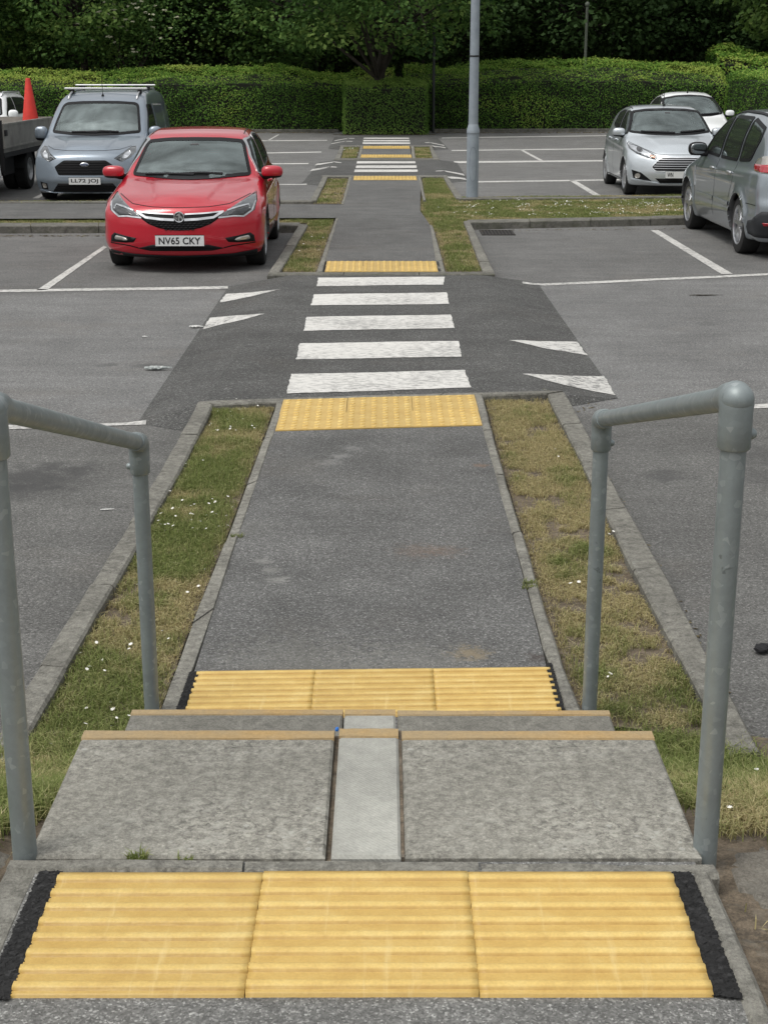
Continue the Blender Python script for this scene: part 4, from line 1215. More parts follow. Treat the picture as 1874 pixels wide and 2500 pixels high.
zfR = lambda x: 1.66 + 0.08 * ss(x, 3, 6) - 0.15 * ss(x, 8.5, 12) + 0.02 * np.sin(x * 2.3)
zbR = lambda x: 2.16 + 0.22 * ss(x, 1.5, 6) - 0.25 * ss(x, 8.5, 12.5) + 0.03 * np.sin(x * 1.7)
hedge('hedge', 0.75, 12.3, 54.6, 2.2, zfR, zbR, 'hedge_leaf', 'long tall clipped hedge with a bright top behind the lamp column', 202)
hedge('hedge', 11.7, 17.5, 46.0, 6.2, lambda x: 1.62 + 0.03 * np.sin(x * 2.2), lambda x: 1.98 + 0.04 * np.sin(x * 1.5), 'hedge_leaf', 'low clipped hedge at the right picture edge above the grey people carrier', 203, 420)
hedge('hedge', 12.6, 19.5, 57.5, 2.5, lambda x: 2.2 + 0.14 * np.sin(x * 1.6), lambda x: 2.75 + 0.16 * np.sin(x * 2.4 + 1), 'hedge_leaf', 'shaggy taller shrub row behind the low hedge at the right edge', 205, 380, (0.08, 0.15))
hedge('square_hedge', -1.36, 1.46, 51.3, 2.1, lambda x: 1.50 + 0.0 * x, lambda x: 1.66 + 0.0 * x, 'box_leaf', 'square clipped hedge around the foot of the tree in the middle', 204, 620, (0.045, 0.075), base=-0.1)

def tube_path(mb, pts, r0, r1, n=8):
    k = len(pts)
    mb.tube(pts, [r0 + (r1 - r0) * i / (k - 1) for i in range(k)], n)
def make_tree(kind, seed, H, R, z0, ncl, per, leaf, mat, clr=(0.45, 0.95), trunk_r=0.2, droop=0.0, flat_=1.0):
    """meshes of one tree: trunk with limbs, crown of leaf clumps"""
    rs = np.random.default_rng(seed)
    mb = MB()
    wob = [Vector((rs.normal(0, .06) * i, rs.normal(0, .06) * i, H * .62 * i / 6)) for i in range(7)]
    tube_path(mb, wob, trunk_r, trunk_r * .4, 12)
    cc = Vector((0, 0, z0 + (H - z0) * .5)); RZ = (H - z0) * .5
    cen = []
    tries = 0
    while len(cen) < ncl and tries < 60000:
        tries += 1
        d = rs.normal(0, 1, 3); d /= np.linalg.norm(d)
        q = rs.uniform(.5, 1.0) ** .6
        p = np.array([d[0] * R * q, d[1] * R * q, cc.z + d[2] * RZ * q])
        lump = 1 + .18 * math.sin(3 * math.atan2(d[1], d[0]) + seed) + .12 * math.sin(5 * d[2] * 2 + seed * 2)
        p[:2] *= lump
        if any(np.sum((p - o) ** 2) < (0.50 * clr[0]) ** 2 for o in cen[-60:]): continue
        cen.append(p)
    V, rn = [], []
    for i, p in enumerate(cen):
        r = rs.uniform(*clr)
        m = int(per * rs.uniform(.6, 1.3) * (r / clr[1]) ** 2)
        d = rs.normal(0, 1, (m, 3)); d /= np.linalg.norm(d, axis=1)[:, None]
        rad = r * rs.uniform(.35, 1.05, m) ** .5
        sc = np.array([1.15, 1.15, .62])
        pts = p + d * rad[:, None] * sc
        pts[:, 2] -= droop * rad ** 2
        nn = d * .6 + np.array([0, 0, .75])
        V.append(leaf_quads(pts, nn, rs.uniform(leaf[0], leaf[1], m), rs, .45, .75))
        rn.append(np.clip(rs.normal(.42 + rs.normal(0, .2), .15, m), 0, 1))
        if i % 5 == 0:
            b0 = wob[min(6, 2 + int(rs.integers(0, 5)))]
            e = Vector(p); mid = b0.lerp(e, .5) + Vector((0, 0, rs.uniform(.1, .5)))
            tube_path(mb, [b0, b0.lerp(mid, .6), mid, mid.lerp(e, .6), e], trunk_r * .32, trunk_r * .05, 6)
    V = np.concatenate(V); rn = np.concatenate(rn)
    tm = mb.build(kind, M['bark']); auto_smooth(tm, 60)
    cm = quads_obj(kind, V, M[mat], attrs={'rnd': rn})
    a, b = tm.data, cm.data
    bpy.data.objects.remove(tm); bpy.data.objects.remove(cm)
    return a, b
def put_tree(name, meshes, loc, rz, s, label, group):
    t = empty(name, loc, rz); t.scale = (s, s, s)
    for nm, me in zip(('trunk', 'crown'), meshes):
        o = bpy.data.objects.new(nm, me); COL.objects.link(o); o.parent = t
    return tag(t, label, 'tree', group)
TA = make_tree('broadleaf', 31, 9.5, 4.2, 2.2, 250, 150, (0.13, 0.23), 'tree_leaf', (0.45, 0.95), .2, .25)
TB = make_tree('broadleaf', 32, 10.5, 4.0, 1.7, 260, 140, (0.13, 0.24), 'tree_leaf2', (0.5, 1.0), .22, .15)
TC = make_tree('broadleaf', 33, 8.6, 5.0, 2.8, 300, 150, (0.12, 0.22), 'tree_leaf', (0.45, 0.95), .23, .2)
GT = 'trees behind the hedges'
put_tree('broadleaf_tree', TC, (0.05, 52.6, -0.1), 0.6, 1.0, 'spreading broadleaf tree growing out of the square clipped hedge', None)
for meshes, x, y, rz, s, lab in (
    (TA, -17.0, 60.5, 0.4, 1.0, 'leafy tree behind the hedge at the far left corner of the picture'),
    (TA, -11.6, 59.8, 2.0, 1.0, 'leafy pale green tree behind the hedge above the orange cone and the van'),
    (TB, -7.8, 62.0, 3.1, 1.0, 'tree with darker leaves behind the hedge above the rear of the van'),
    (TA, -4.4, 60.6, 4.2, .95, 'leafy tree behind the hedge above the red car'),
    (TB, 3.6, 63.5, 0.9, 1.0, 'dark tree behind the hedge seen just left of the lamp column top'),
    (TB, 7.4, 62.0, 5.0, 1.1, 'dark tree behind the hedge close to the weathered pole'),
    (TB, 11.8, 63.0, 1.7, 1.05, 'dark tree behind the hedge above the silver hatchback'),
    (TB, 16.2, 61.5, 2.8, 1.1, 'dark tree behind the shaggy shrubs at the right edge'),
    (TB, -14.4, 66, 1.1, 1.15, 'dark tree in the second row behind the far left trees'),
    (TB, -1.0, 66, 2.2, 1.15, 'dark tree in the second row behind the middle tree')):
    put_tree('broadleaf_tree', meshes, (x, y, -0.06), rz, s, lab, GT)
TD = make_tree('bright', 36, 7.5, 2.9, 2.35, 120, 170, (0.12, 0.22), 'bright_leaf', (0.4, 0.8), .16, .25)
put_tree('broadleaf_tree', TD, (12.5, 41.5, -0.1), 1.2, 1.0, 'bright green tree whose low branch hangs in at the top right corner', None)
# white flower heads of an elder in front of the left trees
rs = np.random.default_rng(77); mb = MB()
EL = empty('elder_shrub', (-9.4, 57.6, -0.06)); tag(EL, 'elder shrub with creamy white flower heads above the hedge behind the van', 'shrub')
c = rs.normal(0, 1, (2600, 3)) * np.array([1.1, .45, .75]) + np.array([0, 0, 3.5]); c = c[c[:, 2] > 1.2]
quads_obj('foliage', leaf_quads(c, np.tile((0, -.5, .8), (len(c), 1)), rs.uniform(.1, .18, len(c)), rs, .5), M['tree_leaf'], EL, {'rnd': np.clip(rs.normal(.4, .2, len(c)), 0, 1)})
c = rs.normal(0, 1, (46, 3)) * np.array([0.85, .25, .6]) + np.array([0, -.75, 3.8])
M['elder'] = simple('elder_flower', (0.42, 0.42, 0.30), .8)
for p in c:                                           # every flower head is a part
    q = p + rs.normal(0, .035, (5, 3)) * np.array([1.3, 1, .4])
    fv = leaf_quads(q, np.tile((0, -.6, .8), (5, 1)), rs.uniform(.07, .11, 5), rs, .3, .9)
    fv[:, :, 1] -= np.linspace(0, .01, 5)[:, None]
    hub = MB(); hub.blob(tuple(p), (.045, .03, .025), 1, 8, 5)
    b_ = len(hub.v)
    for k in range(5): hub.add([tuple(x) for x in fv[k]], [(0, 1, 2, 3)])
    hub.build('flower_head', M['elder'], EL)
mb = MB()
for k in range(5): mb.tube([(rs.normal(0, .1), 0, 0), (rs.normal(0, .3), 0, 1.6), (rs.normal(0, .8), rs.normal(0, .2), 3.4)], [.05, .035, .012], 6)
mb.build('stems', M['bark'], EL)
# deep wood closing the view
rs = np.random.default_rng(55); n = 60000
x = rs.uniform(-48, 48, n); z = rs.uniform(-.06, 13, n); y = 70 + 3.2 * vnoise(x, z, .35, 12) + rs.normal(0, .25, n) + np.abs(x) * .02
V = leaf_quads(np.stack([x, y, z], 1), np.tile((0, -1, .5), (n, 1)), rs.uniform(.25, .45, n), rs, .6, .75)
wd = quads_obj('woodland', V, M['tree_leaf2'], attrs={'rnd': np.clip(rs.normal(.25, .18, n), 0, 1)}); tag(wd, kind='stuff')
mb = MB()
for k in range(70):
    bx, by = rs.uniform(-45, 45), rs.uniform(66, 72)
    mb.tube([(bx, by, -.1), (bx + rs.normal(0, .2), by, 4), (bx + rs.normal(0, .5), by, 11)], [.22, .17, .08], 8)
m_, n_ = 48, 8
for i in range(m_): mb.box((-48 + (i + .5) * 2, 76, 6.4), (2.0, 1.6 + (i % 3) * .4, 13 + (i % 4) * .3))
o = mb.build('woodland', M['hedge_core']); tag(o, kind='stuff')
# ------------------------------------------------------------------ vehicles
def pchip(pts):
    """monotone cubic through points, as a fast lookup"""
    xs = np.array([p[0] for p in pts], float); ys = np.array([p[1] for p in pts], float)
    h = np.diff(xs); d = np.diff(ys) / h
    m = np.zeros(len(xs)); m[0], m[-1] = d[0], d[-1]
    for i in range(1, len(xs) - 1):
        if d[i - 1] * d[i] > 0:
            w1, w2 = 2 * h[i] + h[i - 1], h[i] + 2 * h[i - 1]
            m[i] = (w1 + w2) / (w1 / d[i - 1] + w2 / d[i])
    g = np.linspace(xs[0], xs[-1], 3000)
    i = np.clip(np.searchsorted(xs, g) - 1, 0, len(h) - 1)
    t = (g - xs[i]) / h[i]
    y = (ys[i] * (1 + 2 * t) * (1 - t) ** 2 + h[i] * m[i] * t * (1 - t) ** 2 + ys[i + 1] * t * t * (3 - 2 * t) + h[i] * m[i + 1] * t * t * (t - 1))
    return lambda q: np.interp(q, g, y)
def smax(a, b, k):
    h = np.maximum(k - np.abs(a - b), 0) / k
    return np.maximum(a, b) + h * h * k * .25
def sst(x, a, b):
    t = np.clip((x - a) / (b - a), 0, 1); return t * t * (3 - 2 * t)
def sdf_poly(X, Y, poly):
    d = np.full(X.shape, 1e9); ins = np.zeros(X.shape, bool); n = len(poly)
    for i in range(n):
        x1, y1 = poly[i]; x2, y2 = poly[(i + 1) % n]
        ex, ey = x2 - x1, y2 - y1; wx, wy = X - x1, Y - y1
        t = np.clip((wx * ex + wy * ey) / max(ex * ex + ey * ey, 1e-12), 0, 1)
        d = np.minimum(d, (wx - ex * t) ** 2 + (wy - ey * t) ** 2)
        if y1 != y2: ins ^= ((y1 > Y) != (y2 > Y)) & (X < ex * (Y - y1) / (y2 - y1) + x1)
    d = np.sqrt(d); return np.where(ins, -d, d)
def surface_nets(F, o, h):
    S = F < 0
    nx, ny, nz = F.shape
    cnt = np.zeros((nx - 1, ny - 1, nz - 1), np.int8)
    for i in (0, 1):
        for j in (0, 1):
            for k in (0, 1): cnt += S[i:nx - 1 + i, j:ny - 1 + j, k:nz - 1 + k]
    act = (cnt > 0) & (cnt < 8)
    I = np.argwhere(act); idx = np.full(act.shape, -1, np.int32); idx[act] = np.arange(len(I))
    acc = np.zeros((len(I), 3)); num = np.zeros(len(I))
    cor = [(0, 0, 0), (1, 0, 0), (0, 1, 0), (1, 1, 0), (0, 0, 1), (1, 0, 1), (0, 1, 1), (1, 1, 1)]
    val = [F[I[:, 0] + c[0], I[:, 1] + c[1], I[:, 2] + c[2]] for c in cor]
    for a in range(8):
        for b in range(a + 1, 8):
            if sum(abs(cor[a][q] - cor[b][q]) for q in range(3)) != 1: continue
            m = (val[a] < 0) != (val[b] < 0)
            t = np.where(m, val[a] / np.where(m, val[a] - val[b], 1), 0)
            p = np.array(cor[a]) + t[:, None] * (np.array(cor[b]) - np.array(cor[a]))
            acc[m] += p[m]; num[m] += 1
    V = o + (I + acc / num[:, None]) * h
    Q = []
    for ax in range(3):
        b, c = (ax + 1) % 3, (ax + 2) % 3
        sl0 = [slice(None)] * 3; sl1 = [slice(None)] * 3
        sl0[ax] = slice(0, -1); sl1[ax] = slice(1, None)
        E_ = S[tuple(sl0)] != S[tuple(sl1)]
        P = np.argwhere(E_)
        ok = (P[:, b] > 0) & (P[:, c] > 0) & (P[:, b] < F.shape[b] - 1) & (P[:, c] < F.shape[c] - 1)
        P = P[ok]
        def at(db, dc):
            q = P.copy(); q[:, b] += db; q[:, c] += dc
            return idx[q[:, 0], q[:, 1], q[:, 2]]
        q = np.stack([at(-1, -1), at(0, -1), at(0, 0), at(-1, 0)], 1)
        fl = ~S[tuple(P.T)]
        q[fl] = q[fl][:, ::-1]
        Q.append(q)
    return V, np.concatenate(Q)

def inset(poly, d):
    """shrink an outline by d"""
    P = [Vector(p) for p in poly]; n = len(P)
    area = sum(P[i].x * P[(i + 1) % n].y - P[(i + 1) % n].x * P[i].y for i in range(n))
    s = 1 if area > 0 else -1
    out = []
    for i in range(n):
        a, b, c = P[i - 1], P[i], P[(i + 1) % n]
        e1, e2 = (b - a).normalized(), (c - b).normalized()
        n1, n2 = Vector((-e1.y, e1.x)) * s, Vector((-e2.y, e2.x)) * s
        m = n1 + n2; m = m / max(m.length, 1e-6)
        out.append(tuple(b + m * d / max(0.45, m.dot(n1))))
    return out
def rounded(poly, r=0.03, n=4):
    P = [Vector(p) for p in poly]; out = []; N = len(P)
    for i in range(N):
        a, b, c = P[i - 1], P[i], P[(i + 1) % N]
        ra = min(r, (a - b).length * .45); rc = min(r, (c - b).length * .45)
        p, q = b + (a - b).normalized() * ra, b + (c - b).normalized() * rc
        for k in range(n + 1):
            t = k / n; out.append(tuple(p * (1 - t) ** 2 + b * 2 * t * (1 - t) + q * t * t))
    return out
def mirx(poly): return [(-x, y) for x, y in poly][::-1]

class Car:
    def __init__(s, name, S, loc, rz, paintm, label, cat='car'):
        s.S = S; s.L, s.W = S['L'], S['W']
        s.top, s.wz, s.plan, s.fr, s.re = (pchip(S[k]) for k in ('top', 'wz', 'plan', 'fr', 're'))
        s.cam = pchip(S.get('cam', [(0, .05), (s.L, .05)]))
        s.root = empty(name, loc, rz); tag(s.root, label, cat)
        s.paint = M[paintm]
        s.bw, s.br, s.nb, s.rb = S.get('bw', .2), S.get('br', .15), S.get('nb', .40), S.get('rb', .25)
        s.um = S.get('um', s.L * .55)
        s.holes = []
    def fo(s, x, u, z):
        ax = np.abs(x); q = ax / s.W; q2 = q * q
        u2 = u - s.bw * q2 * (1 - sst(u, s.um - .5, s.um + .3)) + s.br * q2 * sst(u, s.um - .3, s.um + .5)
        u2 = np.clip(u2, 0, s.L)
        zt = s.top(u2) - s.cam(u2) * q2
        cr = s.S.get('crease')
        if cr: zt = zt + cr[0] * sst(ax, cr[1] + cr[2] * u + .03, cr[1] + cr[2] * u - .03) * sst(u, .1, .4) * (1 - sst(u, cr[3] - .3, cr[3]))
        sl = (s.top(np.clip(u2 + .03, 0, s.L)) - s.top(np.clip(u2 - .03, 0, s.L))) / .06
        dt = (z - zt) / np.sqrt(1 + sl * sl)
        wide = s.wz(z) * s.plan(u)
        for (ua, ra, fl) in s.S['arch']:
            r = np.hypot(u - ua, z - s.S['axz'])
            wide = wide + fl * np.exp(-((r - ra) / .07) ** 2) * (r > ra - .2)
        if 'waist' in s.S:
            for z0, dz_, a in s.S['waist']: wide = wide + a * np.exp(-((z - z0 - .03 * (u - s.L / 2)) / dz_) ** 2)
        ds = ax - wide
        dn = s.fr(z) + s.nb * q ** 2.6 - u
        dr = u - (s.re(z) - s.rb * q ** 2.6)
        f = smax(dt, ds, s.S.get('k', .11))
        f = smax(f, dn * .92, s.S.get('kn', .07)); f = smax(f, dr * .92, .07)
        return smax(f, s.S['zb'] - z, .04)
    def full(s, x, u, z):
        f = s.fo(x, u, z); ax = np.abs(x)
        if s.S.get('cabin'):
            u0, u1, z0 = s.S['cabin']
            c = np.maximum.reduce([f + .05, z0 - z, u0 - u, u - u1])
            f = np.maximum(f, -c)
        for view, poly in s.holes:
            if view == 'front': h = np.maximum.reduce([sdf_poly(x[:, :1, :], z[:, :1, :], poly) + 0 * u, u - s.um, s.S['cabin'][0] - .35 - u])
            elif view == 'rear': h = np.maximum(sdf_poly(x[:, :1, :], z[:, :1, :], poly) + 0 * u, s.um - u)
            else: h = np.maximum(sdf_poly(u[:1], z[:1], poly) + 0 * x, .35 - ax)
            f = np.maximum(f, -h)
        for (ua, ra, fl) in s.S['arch']:
            f = np.maximum(f, -np.maximum(np.hypot(u - ua, z - s.S['axz']) - ra, s.W - .30 - ax))
        return f
    def body(s, h=.022):
        o = np.array([-s.W - .12, -.1, s.S['zb'] - .08])
        n = [int((2 * s.W + .24) / h) + 2, int((s.L + .2) / h) + 2, int((max(p[1] for p in s.S['top']) - s.S['zb'] + .2) / h) + 2]
        X, U, Z = np.meshgrid(*[o[i] + h * np.arange(n[i]) for i in range(3)], indexing='ij')
        V, Q = surface_nets(s.full(X, U, Z), o, h)
        e = 1e-3
        for _ in range(2):
            f0 = s.fo(*V.T); near = np.abs(f0) < .6 * h
            g = np.stack([(s.fo(*(V + e * np.eye(3)[i]).T) - f0) / e for i in range(3)], 1)
            d = f0[:, None] * g / np.maximum((g * g).sum(1), .2)[:, None]
            V[near] -= d[near]
        for (ua, ra, fl) in s.S['arch']:          # crisp wheel-arch lips
            du, dz = V[:, 1] - ua, V[:, 2] - s.S['axz']; rr = np.hypot(du, dz)
            m = (np.abs(rr - ra) < 1.0 * h) & (np.abs(s.fo(*V.T)) < 1.3 * h) & (np.abs(V[:, 0]) > s.W - .25)
            V[m, 1] = ua + du[m] * ra / rr[m]; V[m, 2] = s.S['axz'] + dz[m] * ra / rr[m]
            for _ in range(4): V[m, 0] -= np.sign(V[m, 0]) * s.fo(*V[m].T) * .9
        cen = V[Q].mean(1); deep = s.fo(*cen.T) < -.014
        me = bpy.data.meshes.new('body')
        N = len(Q)
        me.vertices.add(len(V)); me.loops.add(N * 4); me.polygons.add(N)
        V2 = V.copy(); V2[:, 1] -= s.L / 2
        me.vertices.foreach_set('co', V2.reshape(-1).astype(np.float32)); me.loops.foreach_set('vertex_index', Q.reshape(-1).astype(np.int32))
        me.polygons.foreach_set('loop_start', np.arange(0, N * 4, 4, dtype=np.int32))
        me.materials.append(s.paint); me.materials.append(M['cabin'])
        me.polygons.foreach_set('material_index', deep.astype(np.int32)); me.polygons.foreach_set('use_smooth', np.ones(N, bool))
        me.update(calc_edges=True); me.validate()
        ob = bpy.data.objects.new('body', me); COL.objects.link(ob); ob.parent = s.root
        return ob
    def proj(s, view, P, side=1):
        """lay 2D points of a front / rear / side / top view on the body skin"""
        P = np.asarray(P, float); n = len(P); K_ = 260
        if view in ('front', 'rear'):
            t = np.linspace(-.1, s.L * .62, K_); t = t if view == 'front' else s.L + .1 - (t + .1)
            x, z = np.repeat(P[:, :1], K_, 1), np.repeat(P[:, 1:], K_, 1); u = np.repeat(t[None], n, 0)
        elif view == 'side':
            t = np.linspace(s.W + .15, .05, K_)
            u, z = np.repeat(P[:, :1], K_, 1), np.repeat(P[:, 1:], K_, 1); x = np.repeat(t[None] * side, n, 0)
        elif view == 'corner':                    # round the rear corner: (arc length at 0.6 m, height)
            t = np.linspace(1.2, 0, K_); ph = P[:, :1] / .6
            x = side * (s.W - .48 + t[None] * np.sin(ph)); u = s.L - .8 + t[None] * np.cos(ph); z = np.repeat(P[:, 1:], K_, 1)
        else:
            t = np.linspace(2.4, .2, K_); x, u = np.repeat(P[:, :1], K_, 1), np.repeat(P[:, 1:], K_, 1); z = np.repeat(t[None], n, 0)
        f = s.fo(x, u, z); ins = f < 0
        k = np.where(ins.any(1), ins.argmax(1), f.argmin(1)); k = np.clip(k, 1, K_ - 1); r = np.arange(n)
        f1, f0 = f[r, k], f[r, k - 1]; w = np.clip(f0 / np.where(f0 == f1, 1, f0 - f1), 0, 1)
        R3 = np.stack([a[r, k - 1] + w * (a[r, k] - a[r, k - 1]) for a in (x, u, z)], 1)
        e = 1e-3; f0 = s.fo(*R3.T); g = np.stack([(s.fo(*(R3 + e * np.eye(3)[i]).T) - f0) / e for i in range(3)], 1)
        g /= np.maximum(np.linalg.norm(g, axis=1), 1e-6)[:, None]
        return R3 - g * f0[:, None], g
    def patch(s, name, view, poly, mat, off=.003, depth=.02, res=.03, side=1, parent=None, smooth=True):
        V2, T, nb = fill_poly(poly, res)
        P, N = s.proj(view, [(p.x, p.y) for p in V2], side)
        A_ = P + N * off; V = [tuple(p) for p in A_]; Fc = []
        for t in T:
            a, b, c = (A_[i] for i in t)
            Fc.append(tuple(t) if np.dot(np.cross(b - a, c - a), N[t[0]]) > 0 else tuple(t[::-1]))
        if depth:
            b0 = len(V); V += [tuple(p) for p in (P[:nb] - N[:nb] * (depth - off))]
            for i in range(nb):
                j = (i + 1) % nb; Fc.append((i, j, b0 + j, b0 + i))
        V = [(a, b - s.L / 2, c) for a, b, c in V]
        o = mesh_obj(name, V, Fc, mat, parent or s.root, False)
        if smooth: o.data.polygons.foreach_set('use_smooth', np.array([len(f) == 3 for f in Fc]))
        return o
    def band(s, name, view, pts, w, mat, off=.003, closed=False, side=1, parent=None, res=.03, thick=.006):
        """a strip of width w along a line on the skin"""
        P = [Vector(p) for p in pts]
        if closed: P.append(P[0])
        D = []
        for a, b in zip(P, P[1:]):
            k = max(1, int((b - a).length / res)); D += [a.lerp(b, j / k) for j in range(k)]
        if not closed: D.append(P[-1])
        n = len(D); A_, B_ = [], []
        for i, p in enumerate(D):
            a = D[i - 1] if (i or closed) else D[0]; b = D[(i + 1) % n] if (i < n - 1 or closed) else D[-1]
            d = (b - a).normalized(); q = Vector((-d.y, d.x)) * w / 2
            A_.append(p + q); B_.append(p - q)
        pa, na = s.proj(view, [(p.x, p.y) for p in A_], side); pb, nb_ = s.proj(view, [(p.x, p.y) for p in B_], side)
        rows = [pa - na * thick, pa + na * off, pb + nb_ * off, pb - nb_ * thick]
        V = [(r[i][0], r[i][1] - s.L / 2, r[i][2]) for i in range(n) for r in rows]
        Fc = []
        for i in range(n if closed else n - 1):
            j = (i + 1) % n
            for c in range(3): Fc.append((i * 4 + c, i * 4 + c + 1, j * 4 + c + 1, j * 4 + c))
        return mesh_obj(name, V, Fc, mat, parent or s.root)
    def window(s, name, view, poly, glassm, border=.03, side=None, hole=True, frame=None):
        poly = rounded(poly, .05)
        if hole: s.holes.append((view, inset(poly, border * .7)))
        def late():
            for sd in ((1, -1) if view == 'side' else (1,)):
                g = s.patch(name, view, poly, M[glassm], .004, 0, .04, sd)
                s.band('seal', view, inset(poly, border / 2), border, M['seal'], .0065, True, sd, g)
                if frame: s.band('chrome_trim', view, inset(poly, -.006), .014, M[frame], .008, True, sd, g)
        s.todo = getattr(s, 'todo', []) + [late]
    def finish(s, h=.022):
        s.bd = s.body(h)
        for f in getattr(s, 'todo', []): f()
    def wheel(s, x, u, r, wd, rim_r, spokes=5, rimm='alloy', double=True):
        sg = 1 if x > 0 else -1
        mb = MB()
        pr = [(rim_r, -.5), (rim_r + .012, -.49), (r - .035, -.5), (r - .012, -.46), (r, -.36), (r + .001, 0), (r, .36), (r - .012, .46), (r - .035, .5), (rim_r + .012, .49), (rim_r, .5), (rim_r - .01, .3), (rim_r - .01, -.3)]
        mb.lathe([(a, b * wd) for a, b in pr], (0, 0, 0), 'X', 40, close=True)
        w = mb.build('wheel', M['tyre'], s.root); auto_smooth(w, 40); w.location = (x - sg * wd / 2, u - s.L / 2, r)
        rb_ = MB(); o = wd / 2 * sg
        rb_.lathe([(rim_r + .004, o * .98), (rim_r - .006, o * 1.0), (rim_r - .02, o * .9), (rim_r - .026, o * .2)], (0, 0, 0), 'X', 40)
        rb_.lathe([(0.001, o * .93), (.03, o * .93), (.062, o * .86), (.07, o * .5)], (0, 0, 0), 'X', 20)
        for k in range(spokes):
            for dl in ((-.12, .12) if double else (0,)):
                a = 2 * math.pi * k / spokes + .3; a1, a2 = a + dl * .9, a + dl * 1.7
                ww = .017 if double else .028
                V = []
                for (an, rr, xo, k2) in ((a1, .05, .90, 1.1), (a2, rim_r - .008, .92, .9)):
                    cx_, cz_ = rr * math.cos(an), rr * math.sin(an); tx, tz = -math.sin(an) * ww * k2, math.cos(an) * ww * k2
                    V += [(o * xo, cx_ - tx, cz_ - tz), (o * xo, cx_ + tx, cz_ + tz), (o * (xo - .3), cx_ + tx * 1.3, cz_ + tz * 1.3), (o * (xo - .3), cx_ - tx * 1.3, cz_ - tz * 1.3)]
                rb_.add(V, [(0, 1, 5, 4), (1, 2, 6, 5), (2, 3, 7, 6), (3, 0, 4, 7)])
        rim = rb_.build('rim', M[rimm], w); auto_smooth(rim, 30)
        bk = MB(); bk.lathe([(0.001, o * .35), (rim_r - .03, o * .35)], (0, 0, 0), 'X', 32); bk.build('brake_disc', M['darkmetal'], w)
    def wheels(s, r, wd, rim_r, **kw):
        for (ua, ra, fl) in s.S['arch']:
            for sg in (-1, 1): s.wheel(sg * (s.W - .012), ua, r, wd, rim_r, **kw)
    def mirror(s, u, x, z, size, sg, mat, glass_back=True, low='plastic'):
        mb = MB()
        rot = Matrix.Rotation(sg * .12, 3, 'Z')
        mb.blob((0, 0, 0), size, .72, 24, 14, rot=rot)
        o = mb.build('wing_mirror', mat, s.root, True); o.location = (sg * x, u - s.L / 2, z)
        st = MB(); st.tube([(-sg * (size[0] + .07), .03, -size[2] * .9), (-sg * size[0] * .5, .02, -size[2] * .8), (-sg * size[0] * .1, .0, -size[2] * .5)], [.03, .035, .04], 10)
        st.blob((0, .006, -size[2] * .45), (size[0] * .93, size[1] * .97, size[2] * .62), .75, 20, 10, rot=rot); st.build('mirror_base', M[low], o, True)
        g = MB(); g.blob((0, size[1] * .93, 0), (size[0] * .86, .012, size[2] * .82), .7, 20, 10, rot=rot); g.build('mirror_glass', M['mirror'], o, True)
    def cabin(s, ud, uf, ur, zs, wx, roofz, steer=-1, dashz=None):
        """dash, seats and steering wheel behind the glass; steer side -1 = picture left when the car faces the viewer"""
        y = lambda u: u - s.L / 2
        mb = MB(); mb.blob((0, y(ud + .1), (dashz or zs + .28) - .14), (s.W * .80, .26, .15), .5, 24, 10); mb.build('dashboard', M['cabin'], s.root, True)
        for sg in (-1, 1):
            for (us, wd) in ((uf, .25), (ur, .28)):
                m2 = MB()
                m2.blob((sg * wx, y(us), zs + .26), (wd, .09, .36), .6, 18, 12, rot=Matrix.Rotation(-.25, 3, 'X'))
                m2.blob((sg * wx, y(us - .28), zs - .05), (wd, .28, .09), .6, 18, 10)
                m2.blob((sg * wx, y(us + .12), zs + .72), (.13, .05, .10), .65, 16, 10)
                m2.build('seat', M['seat'], s.root, True)
        st = MB(); c = Vector((steer * wx, y(ud + .42), zs + .27)); rt = Matrix.Rotation(math.radians(-62), 3, 'X')
        st.tube([c + rt @ Vector((.18 * math.cos(a), .18 * math.sin(a), 0)) for a in np.linspace(0, 2 * math.pi, 33)], .015, 8, cap=False)
        st.blob(c, (.07, .03, .06)); st.tube([c + rt @ Vector((-.17, 0, 0)), c, c + rt @ Vector((.17, 0, 0))], .014, 6)
        st.build('steering_wheel', M['cabin'], s.root, True)
    def handles(s, us, z, mat, w=.085):
        for sg in (-1, 1):
            for u in us:
                p, n = s.proj('side', [(u, z)], sg)
                mb = MB(); mb.blob((0, 0, 0), (.022, w, .018), .7, 16, 8)
                o = mb.build('door_handle', mat, s.root, True); o.location = (p[0][0] + n[0][0] * .014, p[0][1] - s.L / 2, p[0][2])
    def plate(s, text, u, z, w=.52, hh=.111, tilt=0.0, bump=.012, show=None, x=0):
        y = u - s.L / 2
        mb = MB(); mb.box((0, 0, 0), (w, .012, hh)); o = mb.build('number_plate', M['plate'], s.root); o.location = (x, y, z); o.rotation_euler = (tilt, 0, 0)
        if text: lettering(text, o, (0, -.0075, 0), w * .86 if show is None else show, hh * .68, M['ink'], ox=0 if show is None else -w / 2 + .03 + show / 2)
        fr_ = MB()
        for a, b, c, d in ((0, hh / 2 + .002, w + .012, .006), (0, -hh / 2 - .002, w + .012, .006)): fr_.box((a, .002, b), (c, .012, d))
        fr_.build('plate_frame', M['plastic'], o)
        return o
